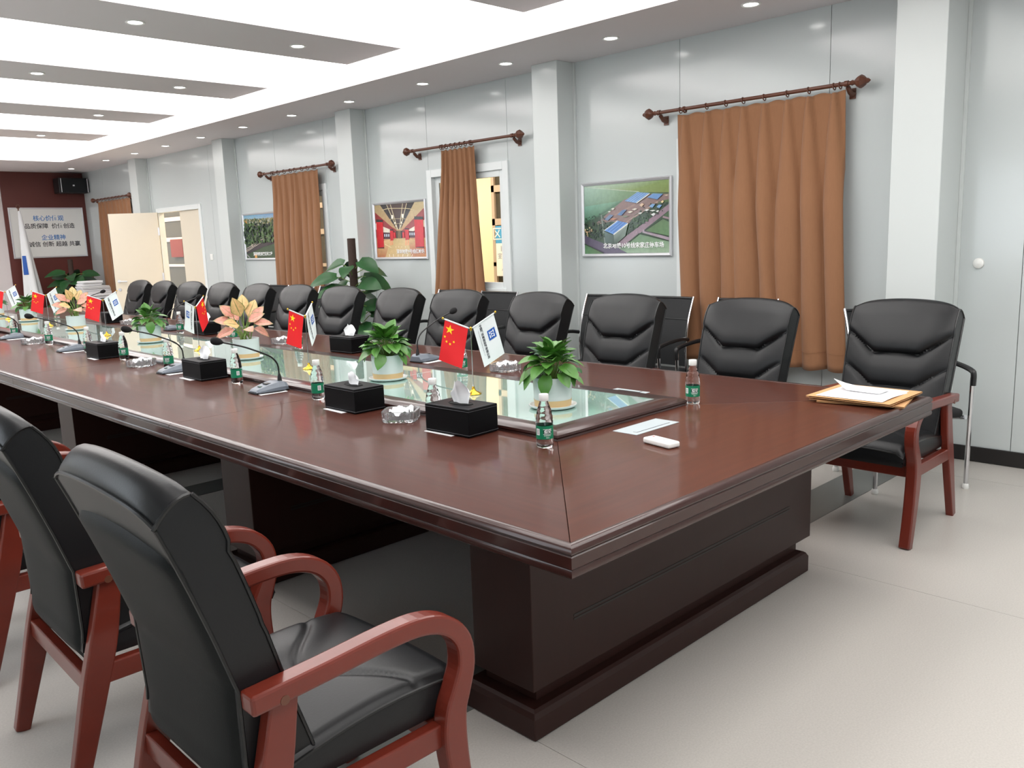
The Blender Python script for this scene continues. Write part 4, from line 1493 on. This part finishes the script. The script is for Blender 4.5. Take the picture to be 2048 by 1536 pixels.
z = TZ + .0035
for i, (x, y, a, l1, w1, th, lb) in enumerate(((3.46, 1.435, 12, .165, .118, .006, 'lowest brown paper envelope of the pile at the table corner'), (3.45, 1.445, 4, .165, .118, .008, 'middle brown paper envelope of the pile at the table corner'), (3.435, 1.44, 0, .17, .118, .007, 'topmost brown paper envelope under the white sheet'))):
    g = G().box(-w1 * 1.42, w1 * 1.42, -l1, l1, 0, .0015)
    g.box(-w1 * 1.42, w1 * 1.42, -l1, l1, th - .0015, th)
    g.box(w1 * 1.42 - .002, w1 * 1.42, -l1, l1, 0, th)
    tag(obj('envelope', g, M_kraft), lb, 'envelope', 'brown envelopes at the table corner', (x, y, z), math.radians(a))
    z += th + .0005
g = G().grid(lambda u, v: (-.148 + .296 * u, -.135 + .27 * v, .0012 + .003 * math.sin(u * 5) * (1 - v) ** 2), 10, 10)
o = tag(obj('paper_sheet', g, M_paper), 'white paper sheet lying on the brown envelopes', 'paper', None, (3.43, 1.44, z + .001))
o.modifiers.new('thickness', 'SOLIDIFY').thickness = .0008
g = G().grid(lambda u, v: (-.055 + .11 * u + .02 * v, -.10 + .2 * v, .003 + .010 * (v - .3) ** 2 + (.038 * max(0, v - .72) / .28 * (1 - u * .9))), 8, 14)
o = tag(obj('folded_note', g, M_paper), 'folded white note with raised corner on top of the paper sheet', 'paper', None, (3.47, 1.47, z + .004), 0)
o.modifiers.new('thickness', 'SOLIDIFY').thickness = .0008

# ------------------------------------------------------------------ flag stands
def star(cx, cy, r_, rot):
    pts = []
    for i in range(10):
        a = rot + i * PI / 5
        q = r_ if i % 2 == 0 else r_ * .382
        pts.append((cx + q * math.cos(a), cy + q * math.sin(a)))
    return pts


def flag_stand(x, y, az_l, az_r, swap, label):
    r = thing('flag_stand', label, 'flag', (x, y, RZ), 0, 'gold desk flag stands')
    obj('base', G().lathe([(.036, 0), (.036, .003), (.030, .008), (.014, .014), (.008, .022), (.006, .034)], 20), M_gold, r, True)
    obj('pole', G().tube([(0, 0, .03), (0, 0, .288)], .0024, 8), M_chrome, r, True)
    obj('hub', G().lathe([(.0, .280), (.006, .284), (.006, .296), (.0, .30)], 12), M_gold, r, True)
    base = math.atan2(-y, -x)           # away from which the flags are read: from the near end
    right = base + PI / 2               # pointing to the reader's right
    for s, az, el in ((-1, az_l, .40), (1, az_r, .56)):
        hz = (right if s > 0 else right + PI) + az
        d_ = Vector((math.cos(hz) * math.cos(el), math.sin(hz) * math.cos(el), math.sin(el)))
        red = (s < 0) != swap
        h0 = Vector((0, 0, .290))
        rod_ = obj('flag_rod', G().tube([h0, h0 + d_ * .128], .0018, 6), M_chrome, r, True)
        obj('tip', G().lathe([(.0, -.005), (.005, -.002), (.005, .003), (.0, .007)], 10).shift(*(h0 + d_ * .130)), M_gold, rod_, True)
        # cloth: hoist along the rod, fly hanging down and slightly off
        hd_ = Vector((d_.x, d_.y, 0)).normalized()
        dn = Vector((0, 0, -1)) + hd_ * (.24 if s > 0 else .20)
        nrm = Vector((-hd_.y, hd_.x, 0)) * (-1 if s > 0 else 1)   # towards the reader
        fly = .178

        def P_(u, v, off=0.0):
            wv = .004 * math.sin(v * 5 + u * 3 + x) * v
            return h0 + d_ * (.012 + .108 * u) + dn * (fly * v) + nrm * (wv + off)
        obj('sleeve', G().tube([P_(0, 0), P_(1, 0)], .0036, 6), M_flagw, rod_, True)
        cl = obj('flag_cloth', G().grid(lambda u, v: tuple(P_(u, v)), 10, 16), M_red if red else M_flagw, r, True, label='red flag with yellow stars' if red else 'white flag with blue emblem')
        outer = 1   # u runs outwards; top of the print faces outwards
        if red:
            g = G()
            su = lambda a, b: (a, b)
            for cu_, cv_, rr, rot in ((.74, .20, .021, PI / 2), (.90, .40, .0065, .3), (.80, .50, .0065, .9), (.64, .53, .0065, 0), (.50, .45, .0065, .5)):
                pts = star(0, 0, rr, rot)
                for sd in (1, -1):
                    vs = [tuple(P_(cu_ + px / .108, cv_ - py / fly, sd * .0016)) for px, py in pts] + [tuple(P_(cu_, cv_, sd * .0016))]
                    fs = [(i, (i + 1) % 10, 10) for i in range(10)]
                    g.add(vs, fs)
            obj('star', g, M_yel, cl, label='yellow stars')
        else:
            def put(g_, cu_, cv_, sd=1):
                # g_ lies in xy: x along the fly (down), y towards the outer edge
                g_.v = [tuple(P_(cu_ + py / .108, cv_ + px / fly, (.0014 + .0003 + pz) * sd)) for px, py, pz in g_.v]
                return g_
            for sd in (1, -1):
                q = G().grid(lambda u, v: ((u - .5) * .042, (v - .5) * .038, 0), 4, 4)
                obj('emblem', put(q, .70, .40, sd), M_blue, cl)
            g = G()
            for (bx_, by_, bw_, bh_) in ((-.009, .010, .012, .0035), (.008, .010, .014, .0035), (-.010, .002, .003, .011), (0, .002, .003, .011), (.010, .002, .003, .011), (0, -.003, .026, .002), (-.009, -.010, .011, .0045), (.007, -.010, .013, .0045)):
                q = G().grid(lambda u, v: (bx_ + (u - .5) * bw_, by_ + (v - .5) * bh_, .0006), 2, 1)
                put(q, .70, .40)
                g.add(q.v, q.f)
            obj('emblem_mark', g, M_inkw, cl)
            obj('lettering', put(text_g('中国建设基础设施有限公司', .0125, extrude=0, bold=.0003), .30, .46), M_ink, cl)
            obj('lettering', put(text_g('CHINA CONSTRUCTION INFRASTRUCTURE CO., LTD', .0046, extrude=0), .17, .46), M_ink, cl)
    return r


FL = [(2.472, 2.772, .0, .0, False, 'nearest the camera'), (2.46, 4.117, .75, 1.15, False, 'second along'), (2.487, 5.544, 1.0, 1.0, True, 'third along, white flag at left'), (2.50, 7.28, .1, .1, False, 'fourth along'),
      (2.53, 8.85, .3, .5, False, 'fifth along'), (2.55, 10.3, .2, .2, False, 'farthest, at the left edge')]
for x, y, a, b, sw, where in FL:
    flag_stand(x, y, a, b, sw, 'gold desk flag stand with red and white flags, ' + where)

# ------------------------------------------------------------------ plants
def leaf_mesh(name, L_, W_, fold, droop, heart, mt, cfn=None):
    prof_ = [(0, .0), (.06, .52 if heart else .2), (.2, .92 if heart else .62), (.38, 1.0), (.6, .86), (.82, .5), (1.0, 0.02)]
    vs, fs, cols = [], [], []
    SX = (-1, -.82, -.12, 0, .12, .82, 1) if cfn else (-1, -.5, 0, .5, 1)
    for i, (t_, wv) in enumerate(prof_):
        for k, sx in enumerate(SX):
            y = sx * wv * W_ / 2
            back = (-.10 * L_ if heart and 0 < t_ < .1 else 0) * abs(sx)
            x = t_ * L_ + back
            z = fold * abs(y) - droop * L_ * t_ * t_ - .10 * W_ * (abs(sx) ** 2) * wv * .3 + .012 * L_ * math.sin(t_ * 9 + sx * 2)
            vs.append((x, y, z))
            if cfn:
                cols.append(cfn(t_, sx))
    for i in range(len(prof_) - 1):
        for k in range(len(SX) - 1):
            a = i * len(SX) + k
            fs.append((a, a + 1, a + len(SX) + 1, a + len(SX)))
    g = G().add(vs, fs, 0, cols if cfn else None)
    return mesh(name, g, mt, 180)


def place_leaf(me, root, p_, d_, up, scale, name='leaf'):
    o = bpy.data.objects.new(name, me)
    C.objects.link(o)
    o.parent = root
    x = Vector(d_).normalized()
    z = Vector(up) - x * Vector(up).dot(x)
    z.normalize()
    y = z.cross(x)
    mm = Matrix((x, y, z)).transposed().to_4x4() @ Matrix.Scale(scale, 4)
    mm.translation = Vector(p_)
    o.matrix_local = mm
    return o


LP = [leaf_mesh('leaf', .076, .062, .35, .22, True, M_leaf), leaf_mesh('leaf', .084, .066, .2, .35, True, M_leaf), leaf_mesh('leaf', .078, .056, .5, .12, True, M_leaf)]


def pot(root, sc=1.0):
    obj('saucer', G().lathe([(.080, 0), (.094, .006), (.097, .013), (.093, .014), (.082, .008), (.0, .007)], 28), M_pot, root, 40)
    obj('planter', G().lathe([(.072, .008), (.0755, .034), (.079, .122), (.0795, .126), (.075, .126), (.072, .108)], 28, cap=False), M_pot, root, 40)
    obj('colour_band', G().lathe([(.0737, .009), (.0771, .036)], 28, cap=False), M_potb, root, True, label='tan band around the foot')
    obj('soil', G().lathe([(.073, .107), (.04, .113), (.0, .115)], 20), M_soil, root, True)


def pothos(x, y, seed, n, label):
    rnd = random.Random(seed)
    r = thing('potted_pothos', label, 'plant', (x, y, RZ), rnd.uniform(0, 6), 'white potted green plants on the glass strip')
    pot(r)
    g = G()
    for i in range(n):
        a = i * 2.399963 + rnd.uniform(-.3, .3)
        k = (i + .5) / n
        rad = .012 + .088 * k ** .75
        zz_ = .125 + .118 * (1 - k ** 1.5) + rnd.uniform(-.016, .016)
        p_ = Vector((rad * math.cos(a), rad * math.sin(a), zz_))
        s0 = Vector((.025 * math.cos(a) * k, .025 * math.sin(a) * k, .112))
        g.tube([s0, (s0 + p_) / 2 + Vector((0, 0, .02)), p_], .0016, 4)
        el = 1.05 * (1 - k) ** 1.2 - .85 * k ** 2.5 + rnd.uniform(-.3, .3)
        d_ = Vector((math.cos(a + rnd.uniform(-.5, .5)) * math.cos(el), math.sin(a + rnd.uniform(-.5, .5)) * math.cos(el), math.sin(el)))
        up = Vector((math.cos(a) * .3 * k + rnd.uniform(-.3, .3), math.sin(a) * .3 * k + rnd.uniform(-.3, .3), 1))
        place_leaf(LP[i % 3], r, p_ - d_ * .02, d_, up, rnd.uniform(.75, 1.08))
    o = obj('stems', g, M_stem, r, True)
    return r


pothos(2.468, 2.29, 11, 62, 'white pot of green pothos nearest the camera, between flag and front bottle')
pothos(2.50, 3.44, 12, 62, 'white pot of green pothos, second along, behind the second tissue box')
pothos(2.51, 6.41, 13, 44, 'white pot of green pothos, third along, behind the second microphone head')
pothos(2.60, 9.75, 14, 30, 'small white pot of green pothos far down the glass strip')
pothos(2.60, 10.95, 15, 26, 'white pot of green pothos at the far left edge of the picture')


def pink(t_, sx):
    a = abs(sx)
    if a > .9 or t_ > .97:
        return lin(104, 122, 72)
    if a < .05:
        return lin(168, 136, 92)
    return lin(216, 146, 132) if a < .5 else lin(196, 138, 116)


def pink2(t_, sx):
    a = abs(sx)
    if a > .9:
        return lin(84, 112, 50)
    if a < .05:
        return lin(96, 116, 50)
    return lin(212, 170, 118) if a < .5 else lin(190, 160, 104)


LA = [leaf_mesh('leaf', .105, .074, .25, .3, False, M_leafp, pink), leaf_mesh('leaf', .12, .085, .2, .15, False, M_leafp, pink2), leaf_mesh('leaf', .105, .064, .35, .5, False, M_leafp, pink)]


def aglaonema(x, y, seed, label):
    rnd = random.Random(seed)
    r = thing('potted_aglaonema', label, 'plant', (x, y, RZ), 0, 'white potted pink-leaved plants on the glass strip')
    pot(r)
    g = G()
    spec = []
    vx = Vector((x, y, 0)).normalized()          # away from the reader
    rt = Vector((vx.y, -vx.x, 0))
    for lx, ly, lz, el, m_ in ((-.03, -.03, .30, 1.15, 1), (-.10, 0, .29, .85, 0), (-.13, -.01, .245, .35, 0), (-.11, -.05, .20, -.1, 2), (.05, -.02, .25, .6, 0), (.10, .0, .285, 1.0, 0), (.10, -.04, .23, .2, 2), (.10, .02, .185, -.25, 2), (.0, .05, .33, 1.2, 1), (.05, .04, .30, 1.1, 1),
                               (-.06, .05, .27, .8, 0), (.02, -.07, .21, .1, 0), (-.06, -.06, .23, .3, 1), (.06, .08, .24, .4, 0), (-.08, .07, .22, .2, 2)):
        p_ = rt * lx * .62 + vx * ly + Vector((0, 0, .12 + (lz - .12) * .82 + rnd.uniform(-.01, .01)))
        s0 = Vector((rnd.uniform(-.03, .03), rnd.uniform(-.03, .03), .11))
        g.tube([s0, s0 * .5 + p_ * .5 + Vector((0, 0, .015)), p_], [.0035, .003, .002], 5)
        h = (rt * lx + vx * ly)
        h = h.normalized() if h.length > .02 else rt
        d_ = h * math.cos(el) + Vector((0, 0, math.sin(el)))
        up = -vx * .9 + Vector((0, 0, .8)) + h * rnd.uniform(-.2, .2)
        place_leaf(LA[m_], r, p_ - d_ * .01, d_, up, rnd.uniform(.9, 1.1))
    obj('stems', g, M_stem, r, True)
    return r


aglaonema(2.474, 4.851, 5, 'white pot of pink-leaved plant behind the third tissue box and microphone')
aglaonema(2.55, 8.15, 6, 'farther white pot of pink-leaved plant between the left flags')

LC = [leaf_mesh('leaf', .24, .16, .25, .25, True, M_leafd), leaf_mesh('leaf', .26, .17, .12, .45, True, M_leafd), leaf_mesh('leaf', .22, .14, .4, .15, True, M_leafd)]


def pole_plant(x, y, top, seed, label, n, zlo, sc=1.0):
    rnd = random.Random(seed)
    r = thing('pole_plant', label, 'plant', (x, y, 0), 0, 'tall climbing plants on poles')
    obj('planter', G().lathe([(.13, 0), (.15, .05), (.17, .30), (.172, .31), (.155, .31), (.15, .27)], 24, cap=False), M_pot, r, 40)
    obj('soil', G().lathe([(.152, .268), (.0, .28)], 20), M_soil, r)
    obj('pole', G().lathe([(.042, .25), (.042, top - .004), (.036, top), (.0, top)], 12), M_pole, r, 40, label='dark coir climbing pole')
    g = G()
    for i in range(n):
        k = i / (n - 1)
        a = i * 2.4 + rnd.uniform(-.4, .4)
        z0 = zlo + (top - .28 - zlo) * k
        s0 = Vector((.04 * math.cos(a), .04 * math.sin(a), z0))
        ln = rnd.uniform(.08, .19)
        el = rnd.uniform(.1, .7)
        p_ = s0 + Vector((math.cos(a) * math.cos(el), math.sin(a) * math.cos(el), math.sin(el))) * ln
        g.tube([s0, s0 * .4 + p_ * .6 + Vector((0, 0, .015)), p_], .0045, 5)
        e2 = rnd.uniform(-.45, .35)
        d_ = Vector((math.cos(a) * math.cos(e2), math.sin(a) * math.cos(e2), math.sin(e2)))
        up = Vector((math.cos(a) * .5 - .55, math.sin(a) * .5 - .35, .8))
        place_leaf(LC[i % 3], r, p_ - d_ * .03, d_, up, rnd.uniform(.8, 1.15) * sc)
    obj('stems', g, M_stem, r, True)
    return r


pole_plant(5.02, 7.40, 1.515, 31, 'tall pole plant against the wall between the two middle curtains', 38, .40, 1.12)
pole_plant(4.98, 15.85, 1.36, 33, 'dark pole plant at the far end below the slogan board', 40, .45, 1.35)

# ------------------------------------------------------------------ far desk and paper bundles
dk = thing('side_desk', 'small dark brown desk at the far end carrying white paper bundles', 'desk', (5.05, 15.0, 0))
obj('desk_top', G().box(-.34, .34, -.26, .26, .665, .70), M_ped, dk, bevel=.004)
for x in (-.3, .3):
    obj('side_panel', G().box(x - .015, x + .015, -.23, .23, 0, .665), M_ped, dk)
obj('front_panel', G().box(-.285, .285, -.2, -.18, .12, .665), M_ped, dk)
rnd = random.Random(9)
for k in range(7):
    hgt = .041
    wdt = .44 if k < 5 else .31
    x = -.03 + rnd.uniform(-.02, .02) - (.065 if k >= 5 else 0)
    pb = thing('paper_bundle', 'white paper bundle on the far desk, %s from the bottom of the pile' % ORD[k], 'paper', (5.05 + x, 14.97 + rnd.uniform(-.02, .02), .7005 + k * .0435), rnd.uniform(-.06, .06), 'paper bundles stacked on the far desk')
    for q in range(3):
        s = rnd.uniform(-.014, .014)
        obj('ream', G().box(-wdt / 2 + s, wdt / 2 + s, -.15 + s, .15 + s, q * hgt / 3 + .0022, (q + 1) * hgt / 3), M_paper, pb)
